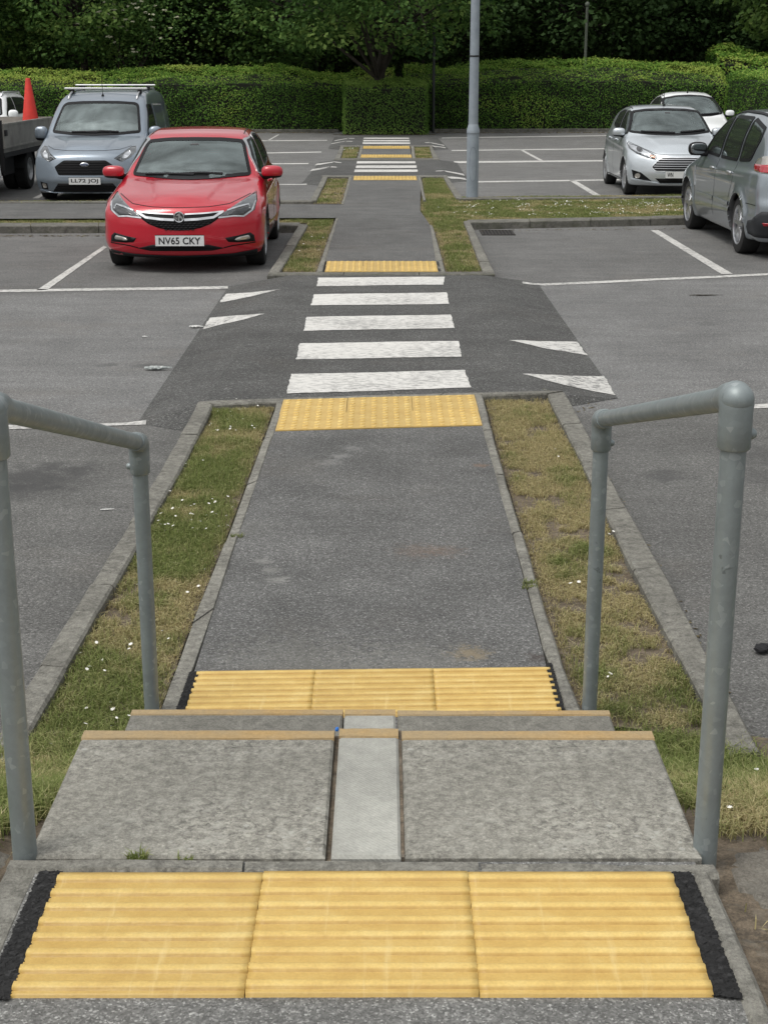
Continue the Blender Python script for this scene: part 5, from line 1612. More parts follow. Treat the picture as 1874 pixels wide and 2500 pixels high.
def lettering(text, parent, loc, w, h, mat, ox=0, name='lettering', shear=0.0, depth=.001, weight=.022):
    cu = bpy.data.curves.new('lettering', 'FONT'); cu.body = text; cu.size = 1; cu.offset = weight; cu.extrude = 0.0; cu.shear = shear
    cu.space_character = 1.04
    ob = bpy.data.objects.new('lettering', cu); COL.objects.link(ob)
    dg = bpy.context.evaluated_depsgraph_get(); dg.update()
    me = bpy.data.meshes.new_from_object(ob.evaluated_get(dg))
    bpy.data.objects.remove(ob)
    co = np.empty(len(me.vertices) * 3, np.float32); me.vertices.foreach_get('co', co); co = co.reshape(-1, 3)
    mn, mx = co.min(0), co.max(0)
    q = np.empty_like(co)
    q[:, 0] = ((co[:, 0] - mn[0]) / (mx[0] - mn[0]) - .5) * w + ox; q[:, 2] = ((co[:, 1] - mn[1]) / (mx[1] - mn[1]) - .5) * h; q[:, 1] = 0
    me.vertices.foreach_set('co', q.reshape(-1)); me.materials.clear(); me.materials.append(mat); me.update()
    o = bpy.data.objects.new(name, me); COL.objects.link(o); o.parent = parent; o.location = loc
    return o

M['cabin'] = simple('cabin_trim', (0.09, 0.092, 0.095), .75)
M['seat'] = simple('seat_cloth', (0.06, 0.062, 0.066), .85, vary=.2, vs=40)
M['seal'] = simple('window_seal', (0.006, 0.006, 0.007), .45, spec=.2)
M['plastic'] = simple('black_trim', (0.010, 0.010, 0.011), .6, spec=.25)
M['greyplastic'] = simple('grey_bumper_plastic', (0.036, 0.039, 0.043), .65, spec=.3)
M['tyre'] = simple('tyre_rubber', (0.018, 0.018, 0.018), .85, vary=.25, vs=20)
M['alloy'] = simple('alloy_rim', (0.50, 0.51, 0.53), .28, .85)
M['steelrim'] = simple('steel_rim', (0.42, 0.43, 0.44), .45, .5, vary=.3, vs=20)
M['darkmetal'] = simple('brake_metal', (0.05, 0.05, 0.05), .6, .5)
M['chrome'] = simple('chrome', (0.78, 0.79, 0.80), .12, 1.0)
M['satin'] = simple('satin_bar', (0.62, 0.63, 0.64), .3, .9)
M['mirror'] = simple('mirror_glass', (0.35, 0.37, 0.38), .03, 1.0)
M['plate'] = simple('plate_white', (0.72, 0.73, 0.73), .4, vary=.05, vs=3)
M['ink'] = simple('plate_ink', (0.012, 0.012, 0.014), .5)
M['glass'] = glass('car_glass', .92, 2.7, (.80, .93, .91))
M['darkglass'] = glass('dark_car_glass', .34, 1.6, (.8, .85, .82))
M['lampglass'] = simple('headlamp_housing', (0.11, 0.12, 0.127), .08, .5, coat=1.0)
M['lampdark'] = simple('headlamp_dark', (0.03, 0.032, 0.035), .12, .2, coat=1.0)
M['lampchrome'] = simple('headlamp_reflector', (0.68, 0.70, 0.72), .10, .9, coat=1.0)
M['amber'] = simple('amber_lens', (0.45, 0.16, 0.06), .2, coat=1.0)
M['redlens'] = simple('red_lens', (0.36, 0.008, 0.018), .15, coat=1.0)
M['clearlens'] = simple('clear_lens', (0.42, 0.40, 0.37), .12, .35, coat=1.0)
M['mesh'] = simple('grille_mesh', (0.006, 0.006, 0.007), .5, spec=.25)
M['red'] = paint('red_car_paint', (0.49, 0.001, 0.018), .1, .28, .12)
M['vangrey'] = paint('grey_van_paint', (0.235, 0.28, 0.33), .55, .34, .2)
M['silver'] = paint('silver_car_paint', (0.60, 0.645, 0.68), .55, .33, .2)
M['mpvgrey'] = paint('grey_car_paint', (0.29, 0.325, 0.355), .55, .3, .2)
M['carwhite'] = paint('white_car_paint', (0.85, 0.87, 0.87), 0, .35)
sym = lambda half: half + [(-x, y) for x, y in half[::-1] if abs(x) > 1e-6]

# ---- red hatchback
S = dict(L=4.37, W=.875, zb=.17, axz=.32, k=.10,
  top=[(0, .63), (.04, .68), (.12, .73), (.35, .795), (.7, .86), (1.05, .915), (1.20, .94), (1.45, 1.085), (1.75, 1.245), (1.95, 1.335), (2.15, 1.395), (2.5, 1.435), (2.8, 1.445), (3.3, 1.425), (3.8, 1.335), (3.95, 1.27), (4.12, 1.07), (4.25, .95), (4.37, .82)],
  wz=[(.1, .79), (.3, .86), (.5, .875), (.66, .875), (.80, .855), (.88, .83), (.945, .785), (1.0, .762), (1.2, .688), (1.35, .62), (1.5, .54)],
  plan=[(0, .955), (.3, .975), (.8, 1), (3.2, 1), (4.0, .96), (4.37, .90)],
  fr=[(.1, .16), (.18, .07), (.26, .02), (.36, .0), (.5, .005), (.6, .02), (.68, .05), (.8, .25), (1.5, .5)],
  re=[(.1, 4.25), (.3, 4.34), (.6, 4.37), (.8, 4.35), (1.0, 4.25), (1.2, 4.1), (1.5, 4.0)],
  cam=[(0, .10), (.6, .06), (1.2, .03), (2.0, .05), (4.37, .06)],
  arch=[(.86, .355, .015), (3.50, .355, .02)], cabin=(1.32, 3.9, .52), crease=(.014, .24, .16, 1.25), um=2.6, nb=.40, waist=[(.78, .035, .008), (.38, .06, .008)])
car = Car('red_car', S, (-2.22, 15.88 + S['L'] / 2, ZL), math.radians(.9), 'red', 'shiny red hatchback parked nose out beside the left kerb of the path')
ws = sym([(.0, .925), (.35, .930), (.685, .952), (.655, 1.05), (.565, 1.325), (.3, 1.348), (0, 1.352)])
ws = [(.0, .922), (.35, .928), (.688, .948), (.645, 1.08), (.565, 1.318), (.3, 1.342), (0, 1.346), (-.3, 1.342), (-.565, 1.318), (-.645, 1.08), (-.688, .948), (-.35, .928)]
car.window('windscreen', 'front', ws, 'glass', .034)
car.window('side_window', 'side', [(1.50, .965), (2.36, .995), (2.36, 1.345), (2.05, 1.315), (1.72, 1.14)], 'darkglass', .022, frame='satin')
car.window('side_window', 'side', [(2.44, .997), (3.20, 1.03), (3.10, 1.345), (2.80, 1.368), (2.44, 1.352)], 'darkglass', .022, frame='satin')
car.window('side_window', 'side', [(3.27, 1.035), (3.52, 1.065), (3.20, 1.325)], 'darkglass', .018)
car.window('rear_window', 'rear', [(-.60, 1.04), (.60, 1.04), (.52, 1.27), (-.52, 1.27)], 'glass', .03)
car.finish(.020)
car.cabin(1.35, 2.15, 3.1, .48, .36, 1.35, dashz=.93)
car.wheels(.325, .215, .225, spokes=5)
R_ = car.root
for sg in (1, -1):
    f = (lambda P: P) if sg == 1 else mirx
    hp = [(.405, .588), (.44, .628), (.57, .705), (.775, .815), (.80, .74), (.785, .655), (.68, .592), (.57, .600)]
    h_ = car.patch('headlight', 'front', f(hp), M['lampglass'], .004, .03, .02)
    car.patch('lamp_lens', 'front', f([(.50, .612), (.585, .672), (.72, .705), (.745, .66), (.665, .612), (.57, .613)]), M['lampdark'], .007, .01, .02, parent=h_)
    car.band('light_strip', 'front', f([(.41, .592), (.57, .604), (.672, .596), (.755, .650), (.785, .735)]), .014, M['lampchrome'], .008, parent=h_)
    car.band('light_strip', 'front', f([(.50, .662), (.60, .688), (.715, .708), (.73, .67)]), .013, M['lampchrome'], .009, parent=h_)
    fg = car.patch('fog_pocket', 'front', f([(.475, .378), (.60, .395), (.735, .42), (.775, .385), (.785, .318), (.60, .322), (.51, .332)]), M['mesh'], .002, .01, .025)
    car.patch('fog_lamp', 'front', f(rounded([(.57, .352), (.61, .378), (.72, .395), (.735, .35), (.60, .342)], .02)), M['clearlens'], .007, .01, .02, parent=fg)
    car.mirror(1.50, .915, .985, (.125, .085, .07), sg, M['red'])
    # sill and lower side seams
    car.band('body_seam', 'side', [(1.30, .42), (1.28, .7), (1.42, .93)], .007, M['seal'], .0012, side=sg)
    car.band('body_seam', 'side', [(2.40, .99), (2.42, .6), (2.36, .30)], .007, M['seal'], .0012, side=sg)
    car.band('body_seam', 'side', [(3.36, 1.03), (3.28, .75), (3.14, .62)], .007, M['seal'], .0012, side=sg)
    car.band('sill_trim', 'side', [(1.24, .235), (3.12, .235)], .07, M['plastic'], .004, side=sg)
car.handles((2.24, 3.12), .845, M['red'])
gp_ = [(-.455, .648), (-.2, .638), (0, .634), (.2, .638), (.455, .648), (.40, .575), (.33, .53), (.22, .49), (.1, .468), (0, .463), (-.1, .468), (-.22, .49), (-.33, .53), (-.40, .575)]
g_ = car.patch('grille', 'front', gp_, M['mesh'], .003, .02, .02)
for sg in (1, -1):
    f = (lambda P: P) if sg == 1 else (lambda P: [(-x, z) for x, z in P])
    car.band('chrome_bar', 'front', f([(.465, .652), (.25, .637), (.06, .630)]), .014, M['chrome'], .012, parent=g_)
    car.band('chrome_bar', 'front', f([(.455, .650), (.36, .596), (.2, .580), (.055, .574)]), .024, M['chrome'], .013, parent=g_)
mb = MB()
nrow = 0
for r in range(5):
    zz = .557 - r * .021
    for k in range(-8, 9):
        xx = (k + (.5 if r % 2 else 0)) * .047
        if abs(xx) < .37 - r * .055:
            p, n = car.proj('front', [(xx, zz)])
            mb.blob((p[0][0], p[0][1] - car.L / 2 - .004, p[0][2]), (.020, .007, .006), .8, 10, 6)
mb.build('grille_mesh', M['plastic'], g_, True)
bp, _ = car.proj('front', [(0, .607)])
mb = MB(); mb.lathe([(.045, -.004), (.047, -.016), (.055, -.018), (.058, -.012), (.058, 0.01)], (0, 0, 0), 'Y', 36); mb.lathe([(0.001, -.006), (.047, -.006)], (0, 0, 0), 'Y', 36, m=1)
bdg = mb.build('badge', [M['chrome'], M['lampdark']], R_); bdg.location = (bp[0][0], bp[0][1] - car.L / 2 - .012, bp[0][2])
# raised heraldic beast holding a small V flag, as a low relief
gr = MB()
def relief(pts, y=-.014, th=.008):
    V2, T, nb = fill_poly(pts, .01)
    V = [(p.x, y, p.y) for p in V2] + [(p.x, y + th, p.y) for p in V2[:nb]]
    Fc = [tuple(t[::-1]) for t in T]; n0 = len(V2)
    Fc += [(i, (i + 1) % nb, n0 + (i + 1) % nb, n0 + i) for i in range(nb)]
    gr.add(V, Fc)
relief([(-.040, .006), (-.024, .020), (-.008, .036), (.012, .040), (.020, .032), (.012, .026), (.020, .012), (.036, -.002), (.042, -.022), (.026, -.030), (.022, -.014), (.010, -.006), (.004, -.024), (.012, -.042), (-.010, -.044), (-.012, -.026), (-.006, -.008), (-.006, .008), (-.016, .014), (-.026, .010)])
relief([(-.042, -.004), (-.030, -.002), (-.026, -.018), (-.020, -.002), (-.012, -.004), (-.024, -.030)])
gr.build('emblem', M['chrome'], bdg)
car.patch('lower_intake', 'front', [(-.47, .268), (-.30, .312), (.30, .312), (.47, .268), (.33, .245), (-.33, .245)], M['mesh'], .003, .01, .025)
for zz in (.262, .283): car.band('intake_slat', 'front', [(-.34, zz), (0, zz), (.34, zz)], .006, M['plastic'], .009)
car.patch('front_lip', 'front', [(-.80, .232), (-.55, .205), (0, .192), (.55, .205), (.80, .232), (.79, .165), (0, .16), (-.79, .165)], M['plastic'], .010, .02, .03)
car.band('body_seam', 'front', [(-.72, .80), (-.52, .725), (-.3, .703), (0, .698), (.3, .703), (.52, .725), (.72, .80)], .006, M['seal'], .0012)
for zz, x0, x1 in ((.318, .48, .80),):
    for sg in (1, -1): car.band('body_seam', 'front', [(sg * .46, .272), (sg * .56, .292), (sg * .79, .308)], .012, M['seal'], .0012)
car.plate('NV65 CKY', -.012, .358)
for P_ in ([(.04, .955), (-.2, .962), (-.52, .958)], [(.36, .962), (.1, .972), (-.12, .962)]): car.band('wiper', 'front', P_, .016, M['seal'], .022, thick=.0)
mb = MB(); mb.box((0, 1.86 - car.L / 2, 1.262), (.10, .14, .05), ch=.012); mb.blob((0, 1.83 - car.L / 2, 1.20), (.125, .03, .042), .7); mb.build('interior_mirror', M['cabin'], R_, False)
mb = MB(); mb.blob((.0, 3.75 - car.L / 2, 1.355), (.03, .09, .035)); mb.build('roof_antenna', M['red'], R_, True)
for sg in (1, -1): car.band('roof_seam', 'top', [(sg * .545, 2.25), (sg * .54, 2.9), (sg * .515, 3.7)], .012, M['seal'], .001)

# ---- grey van
S = dict(L=4.80, W=.90, zb=.16, axz=.33, k=.07, kn=.04,
  top=[(0, .68), (.04, .74), (.12, .80), (.35, .895), (.65, .965), (.95, 1.02), (1.08, 1.045), (1.4, 1.27), (1.75, 1.50), (1.92, 1.595), (2.1, 1.66), (2.4, 1.72), (2.9, 1.765), (3.6, 1.78), (4.3, 1.765), (4.6, 1.73), (4.72, 1.55), (4.78, 1.1), (4.80, .9)],
  wz=[(.1, .80), (.3, .865), (.55, .885), (.95, .885), (1.06, .868), (1.3, .83), (1.55, .77), (1.7, .71), (1.8, .65), (1.9, .58)],
  plan=[(0, .95), (.3, .975), (.7, 1), (4.0, 1), (4.8, .965)],
  fr=[(.08, .14), (.16, .06), (.26, .02), (.36, .0), (.5, .02), (.62, .05), (.74, .10), (.9, .3), (1.8, .6)],
  re=[(.1, 4.7), (.3, 4.78), (.8, 4.80), (1.2, 4.77), (1.6, 4.70), (1.9, 4.6)],
  cam=[(0, .10), (.6, .07), (1.1, .03), (1.9, .05), (2.6, .05), (4.8, .05)],
  arch=[(.92, .37, .02), (3.85, .37, .02)], cabin=(1.28, 2.75, .60), crease=(.016, .30, .14, 1.1), um=2.5, nb=.25, bw=.20, br=.04, rb=.08, waist=[(.86, .03, .006), (.5, .05, .008)])
car = Car('grey_van', S, (-4.96, 24.75 + S['L'] / 2, ZL), math.radians(.6), 'vangrey', 'metallic grey panel van with roof bars parked facing us beside the flatbed truck', 'van')
car.window('windscreen', 'front', [(0, 1.035), (.4, 1.045), (.765, 1.075), (.73, 1.25), (.665, 1.52), (.60, 1.565), (.3, 1.585), (0, 1.588), (-.3, 1.585), (-.60, 1.565), (-.665, 1.52), (-.73, 1.25), (-.765, 1.075), (-.4, 1.045)], 'glass', .04)
car.window('side_window', 'side', [(1.55, 1.06), (2.50, 1.06), (2.50, 1.53), (2.05, 1.53)], 'darkglass', .022)
car.finish(.024)
car.cabin(1.30, 2.2, 2.55, .62, .38, 1.6, dashz=1.04)
car.wheels(.33, .215, .205, spokes=7, rimm='steelrim', double=False)
R_ = car.root
for sg in (1, -1):
    f = (lambda P: P) if sg == 1 else mirx
    h_ = car.patch('headlight', 'front', f([(.775, .885), (.705, .88), (.60, .79), (.475, .708), (.60, .655), (.73, .72), (.80, .80)]), M['lampglass'], .004, .03, .02)
    car.patch('lamp_lens', 'front', f(rounded([(.69, .83), (.62, .77), (.60, .70), (.68, .71), (.74, .78)], .03)), M['lampchrome'], .009, .01, .02, parent=h_)
    car.patch('lamp_lens', 'front', f(rounded([(.58, .735), (.51, .703), (.585, .675)], .02)), M['lampdark'], .008, .01, .02, parent=h_)
    fg = car.patch('fog_pocket', 'front', f([(.765, .335), (.645, .308), (.635, .205), (.75, .215)]), M['plastic'], .002, .01, .025)
    car.patch('fog_lamp', 'front', f(rounded([(.735, .315), (.665, .30), (.655, .235), (.72, .24)], .02)), M['clearlens'], .008, .01, .02, parent=fg)
    car.mirror(1.50, .985, 1.06, (.115, .085, .12), sg, M['vangrey'])
    car.patch('side_panel', 'side', [(2.68, 1.08), (3.82, 1.08), (3.82, 1.50), (2.68, 1.53)], M['vangrey'], .006, .02, .06, sg)
    car.band('body_seam', 'side', [(1.42, .45), (1.40, .8), (1.52, 1.04)], .007, M['seal'], .0012, side=sg)
    car.band('body_seam', 'side', [(2.58, 1.62), (2.60, 1.0), (2.56, .33)], .007, M['seal'], .0012, side=sg)
    car.band('body_seam', 'side', [(3.90, 1.62), (3.92, 1.2), (3.90, .75)], .007, M['seal'], .0012, side=sg)
    car.band('door_rail', 'side', [(2.65, 1.03), (4.66, 1.03)], .018, M['seal'], .002, side=sg)
    car.band('side_trim', 'side', [(1.40, .48), (3.40, .48)], .06, M['plastic'], .008, side=sg)
    p, n = car.proj('top', [(sg * .60, 2.10), (sg * .60, 2.25), (sg * .595, 2.6), (sg * .595, 4.25), (sg * .59, 4.4)])
    mb = MB(); mb.tube([(a[0], a[1] - car.L / 2, a[2] + d) for a, d in zip(p, (0.0, .035, .045, .045, .0))], .017, 8); mb.build('roof_rail', M['satin'], R_, True)
for u, e in ((2.50, .735), (3.55, .735)):
    p, n = car.proj('top', [(0, u)])
    mb = MB(); mb.box((0, u - car.L / 2, p[0][2] + .062), (e * 2, .07, .028), ch=.008); bar = mb.build('roof_bar', M['satin'], R_)
    mb = MB()
    for sg in (1, -1): mb.box((sg * .60, u - car.L / 2, p[0][2] + .015), (.06, .09, .07), ch=.01)
    mb.build('bar_foot', M['plastic'], bar)
hexa = [(-.505, .575), (-.345, .682), (.345, .682), (.505, .575), (.435, .438), (-.435, .438)]
g_ = car.patch('grille', 'front', rounded(hexa, .03), M['plastic'], .004, .02, .025)
car.band('grille_surround', 'front', inset(rounded(hexa, .03), -.012), .030, M['vangrey'], .010, True, parent=g_)
for zz, hw in ((.648, .37), (.610, .43), (.572, .47), (.530, .455), (.488, .44)):
    car.band('grille_slat', 'front', [(-hw, zz), (0, zz), (hw, zz)], .016, M['mesh'], .016, parent=g_)
bp, _ = car.proj('front', [(0, .612)])
mb = MB(); mb.blob((0, 0, 0), (.075, .012, .036), 1, 28, 12); mb.blob((0, -.004, 0), (.066, .012, .029), 1, 28, 12, m=1)
bd_ = mb.build('badge', [M['chrome'], simple('badge_blue', (0.03, 0.06, 0.16), .25, coat=1.0)], R_, True); bd_.location = (0, bp[0][1] - car.L / 2 - .02, .612)
lettering('Ford', bd_, (0, -.0175, 0), .086, .034, M['chrome'], shear=.35, weight=.01)
car.patch('lower_intake', 'front', [(-.56, .175), (-.45, .315), (.45, .315), (.56, .175)], M['mesh'], .003, .01, .03)
for zz in (.205, .24, .275): car.band('intake_slat', 'front', [(-.46, zz), (0, zz), (.46, zz)], .010, M['plastic'], .010)
car.patch('bumper_lip', 'front', [(-.78, .205), (-.55, .165), (0, .150), (.55, .165), (.78, .205), (.77, .165), (.55, .13), (0, .118), (-.55, .13), (-.77, .165)], M['vangrey'], .014, .02, .03)
car.band('body_seam', 'front', [(-.70, .89), (-.55, .845), (-.3, .83), (0, .828), (.3, .83), (.55, .845), (.70, .89)], .006, M['seal'], .0012)
car.plate('LL72 JOJ', -.012, .352)
for P_ in ([(.05, 1.075), (-.2, 1.085), (-.40, 1.082)], [(.40, 1.085), (.15, 1.095), (-.10, 1.085)]): car.band('wiper', 'front', P_, .020, M['seal'], .022, thick=.0)
mb = MB(); mb.box((0, 1.86 - car.L / 2, 1.50), (.34, .10, .06), ch=.015); mb.blob((0, 1.83 - car.L / 2, 1.42), (.075, .03, .09), .7); mb.build('interior_mirror', M['cabin'], R_)
p, n = car.proj('top', [(0, 2.14)])
mb = MB(); mb.lathe([(.028, 0), (.02, .025), (.006, .045)], (0, 2.14 - car.L / 2, p[0][2] - .004), 'Z', 12); mb.tube([(0, 2.14 - car.L / 2, p[0][2] + .03), (0, 2.10 - car.L / 2, p[0][2] + .36)], .005, 6); mb.build('antenna', M['plastic'], R_)

# ---- silver hatchback
S = dict(L=3.97, W=.86, zb=.19, axz=.31, k=.12, kn=.08,
  top=[(0, .66), (.05, .72), (.15, .78), (.35, .85), (.65, .925), (.92, .985), (1.02, 1.01), (1.3, 1.18), (1.6, 1.355), (1.75, 1.43), (1.95, 1.475), (2.3, 1.50), (2.6, 1.50), (3.0, 1.47), (3.45, 1.39), (3.6, 1.30), (3.75, 1.08), (3.87, .97), (3.97, .8)],
  wz=[(.1, .78), (.3, .84), (.5, .86), (.7, .86), (.88, .84), (.97, .81), (1.04, .775), (1.2, .72), (1.4, .635), (1.55, .56)],
  plan=[(0, .95), (.3, .975), (.8, 1), (2.9, 1), (3.6, .96), (3.97, .90)],
  fr=[(.1, .18), (.2, .07), (.3, .01), (.4, .0), (.5, .01), (.62, .04), (.72, .10), (.9, .35), (1.6, .6)],
  re=[(.1, 3.85), (.3, 3.94), (.6, 3.97), (.8, 3.95), (1.0, 3.88), (1.3, 3.7), (1.6, 3.6)],
  cam=[(0, .10), (.6, .07), (1.0, .04), (1.8, .06), (3.97, .07)],
  arch=[(.80, .35, .02), (3.28, .35, .025)], cabin=(1.15, 3.6, .55), crease=(.014, .26, .2, 1.05), um=2.3, nb=.42, waist=[(.84, .03, .009), (.42, .06, .008)])
car = Car('silver_car', S, (5.1, 25.72 + S['L'] / 2, ZL), math.radians(-.6), 'silver', 'silver hatchback facing us beyond the daisy verge on the right')
car.window('windscreen', 'front', [(0, 1.0), (.4, 1.01), (.735, 1.045), (.70, 1.15), (.605, 1.40), (.35, 1.435), (0, 1.445), (-.35, 1.435), (-.605, 1.40), (-.70, 1.15), (-.735, 1.045), (-.4, 1.01)], 'glass', .035)
car.window('side_window', 'side', [(1.28, 1.01), (2.15, 1.04), (2.15, 1.40), (1.88, 1.395), (1.55, 1.24)], 'darkglass', .022)
car.window('side_window', 'side', [(2.24, 1.045), (3.02, 1.115), (2.90, 1.35), (2.55, 1.405), (2.24, 1.405)], 'darkglass', .022)
car.window('rear_window', 'rear', [(-.58, 1.08), (.58, 1.08), (.50, 1.33), (-.50, 1.33)], 'glass', .03)
car.finish(.024)
car.cabin(1.18, 1.95, 2.75, .52, .35, 1.4, dashz=1.0)
car.wheels(.31, .205, .215, spokes=7)
R_ = car.root
for sg in (1, -1):
    f = (lambda P: P) if sg == 1 else mirx
    h_ = car.patch('headlight', 'front', f([(.805, .885), (.68, .845), (.52, .765), (.385, .685), (.42, .632), (.56, .665), (.72, .725), (.81, .80)]), M['lampglass'], .004, .03, .02)
    car.patch('lamp_reflector', 'front', f([(.79, .865), (.68, .828), (.54, .76), (.44, .70), (.52, .672), (.70, .735), (.785, .80)]), M['lampchrome'], .008, .01, .02, parent=h_)
    car.patch('lamp_lens', 'front', f([(.655 + .045 * math.cos(a), .785 + .038 * math.sin(a)) for a in np.linspace(0, 2 * math.pi, 15)[:-1]]), M['lampdark'], .013, .01, .015, parent=h_)
    car.patch('indicator', 'front', f(rounded([(.50, .715), (.415, .683), (.435, .648), (.51, .675)], .02)), M['amber'], .012, .01, .015, parent=h_)
    fg = car.patch('fog_pocket', 'front', f([(.79, .455), (.65, .415), (.47, .275), (.60, .285), (.76, .315)]), M['mesh'], .003, .01, .025)
    car.patch('fog_lamp', 'front', f([(.695 + .042 * math.cos(a), .36 + .042 * math.sin(a)) for a in np.linspace(0, 2 * math.pi, 15)[:-1]]), M['clearlens'], .010, .01, .015, parent=fg)
    car.mirror(1.40, .885, 1.045, (.115, .08, .075), sg, M['silver'])
    car.band('body_seam', 'side', [(1.26, .42), (1.20, .75), (1.26, .98)], .008, M['seal'], .0012, side=sg)
    car.band('body_seam', 'side', [(2.20, 1.03), (2.24, .6), (2.16, .30)], .008, M['seal'], .0012, side=sg)
    car.band('sill_trim', 'side', [(1.18, .225), (2.90, .225)], .05, M['plastic'], .003, side=sg)
    car.band('roof_seam', 'top', [(sg * .565, 2.0), (sg * .56, 2.6), (sg * .535, 3.35)], .018, M['seal'], .001)
    car.band('pillar_seam', 'front', [(sg * .775, 1.05), (sg * .745, 1.15), (sg * .645, 1.40), (sg * .60, 1.44)], .014, M['seal'], .001)
car.handles((2.02, 2.82), .90, M['silver'])
hexa = [(-.48, .515), (-.335, .662), (.335, .662), (.48, .515), (.42, .45), (-.42, .45)]
g_ = car.patch('grille', 'front', rounded(hexa, .03), M['mesh'], .004, .02, .025)
car.band('grille_surround', 'front', inset(rounded(hexa, .03), -.006), .014, M['chrome'], .008, True, parent=g_)
for zz, hw in ((.636, .36), (.600, .39), (.564, .42), (.528, .45), (.490, .44)):
    car.band('grille_slat', 'front', [(-hw, zz), (0, zz), (hw, zz)], .010, M['satin'], .014, parent=g_)
car.patch('lower_intake', 'front', [(-.42, .325), (.42, .325), (.33, .245), (-.33, .245)], M['mesh'], .003, .01, .03)
for zz in (.265, .29): car.band('intake_slat', 'front', [(-.36, zz), (0, zz), (.36, zz)], .008, M['plastic'], .009)
car.band('bumper_crease', 'front', [(-.80, .30), (-.55, .265), (-.3, .232), (0, .228), (.3, .232), (.55, .265), (.80, .30)], .02, M['silver'], .016)
car.band('body_seam', 'front', [(-.78, .90), (-.55, .79), (-.4, .725), (-.2, .715), (0, .715), (.2, .715), (.4, .725), (.55, .79), (.78, .90)], .007, M['seal'], .0012)
car.plate('WN', -.012, .388, show=.10)
for P_ in ([(.06, 1.035), (-.2, 1.042), (-.52, 1.055)], [(.62, 1.08), (.35, 1.055), (.16, 1.045)]): car.band('wiper', 'front', P_, .020, M['seal'], .022, thick=.0)
mb = MB(); mb.box((.0, 1.66 - car.L / 2, 1.36), (.10, .10, .05), ch=.012); mb.blob((0, 1.66 - car.L / 2, 1.31), (.11, .03, .045), .7); mb.build('interior_mirror', M['cabin'], R_)
p, n = car.proj('top', [(0, 2.02)])
mb = MB(); mb.lathe([(.03, 0), (.02, .03), (.006, .05)], (0, 2.02 - car.L / 2, p[0][2] - .004), 'Z', 12); mb.tube([(0, 2.02 - car.L / 2, p[0][2] + .03), (0, 2.06 - car.L / 2, p[0][2] + .42)], .005, 6); mb.build('antenna', M['plastic'], R_)

# ---- grey people carrier seen from behind
S = dict(L=4.77, W=.935, zb=.20, axz=.335, k=.12, kn=.08,
  top=[(0, .70), (.06, .77), (.2, .84), (.5, .92), (.85, .99), (1.02, 1.03), (1.4, 1.26), (1.8, 1.48), (2.0, 1.57), (2.3, 1.63), (2.8, 1.66), (3.3, 1.65), (3.9, 1.59), (4.3, 1.51), (4.45, 1.43), (4.6, 1.2), (4.68, 1.04), (4.74, .9), (4.77, .75)],
  wz=[(.1, .82), (.3, .90), (.5, .93), (.75, .935), (.92, .915), (1.0, .885), (1.08, .86), (1.3, .80), (1.5, .715), (1.65, .63), (1.8, .55)],
  plan=[(0, .94), (.4, .975), (.9, 1), (3.9, 1), (4.5, .97), (4.77, .92)],
  fr=[(.1, .15), (.2, .05), (.4, .0), (.6, .02), (.75, .1), (1.0, .35), (1.8, .7)],
  re=[(.1, 4.60), (.3, 4.70), (.45, 4.77), (.6, 4.77), (.72, 4.74), (.95, 4.72), (1.15, 4.64), (1.5, 4.45), (1.8, 4.3)],
  cam=[(0, .10), (.6, .07), (1.0, .04), (1.9, .06), (4.77, .07)],
  arch=[(.95, .375, .025), (3.80, .375, .035)], cabin=(1.2, 4.35, .6), um=2.8, nb=.40, rb=.22, waist=[(.90, .03, .008), (.42, .07, .012)])
car = Car('grey_people_carrier', S, (5.14, 16.85 + S['L'] / 2, ZL), math.radians(180.6), 'mpvgrey', 'dark silver people carrier at the right edge seen from behind')
car.window('side_window', 'side', [(1.62, 1.075), (2.42, 1.055), (2.42, 1.535), (2.18, 1.515), (1.85, 1.33)], 'darkglass', .024, frame='seal')
car.window('side_window', 'side', [(2.52, 1.055), (3.36, 1.06), (3.30, 1.555), (2.52, 1.555)], 'darkglass', .024, frame='seal')
car.window('side_window', 'side', [(3.46, 1.065), (3.95, 1.09), (4.10, 1.35), (4.02, 1.46), (3.40, 1.55)], 'darkglass', .024, frame='seal')
car.window('windscreen', 'front', [(-.72, 1.08), (0, 1.03), (.72, 1.08), (.60, 1.50), (0, 1.53), (-.60, 1.50)], 'glass', .035)
car.window('rear_window', 'rear', [(-.70, 1.12), (-.60, 1.10), (.60, 1.10), (.70, 1.12), (.70, 1.38), (.60, 1.44), (-.60, 1.44), (-.70, 1.38)], 'darkglass', .03)
car.finish(.022)
car.cabin(1.3, 2.2, 3.1, .60, .40, 1.5, steer=-1, dashz=1.02)
car.wheels(.335, .225, .235, spokes=5)
R_ = car.root
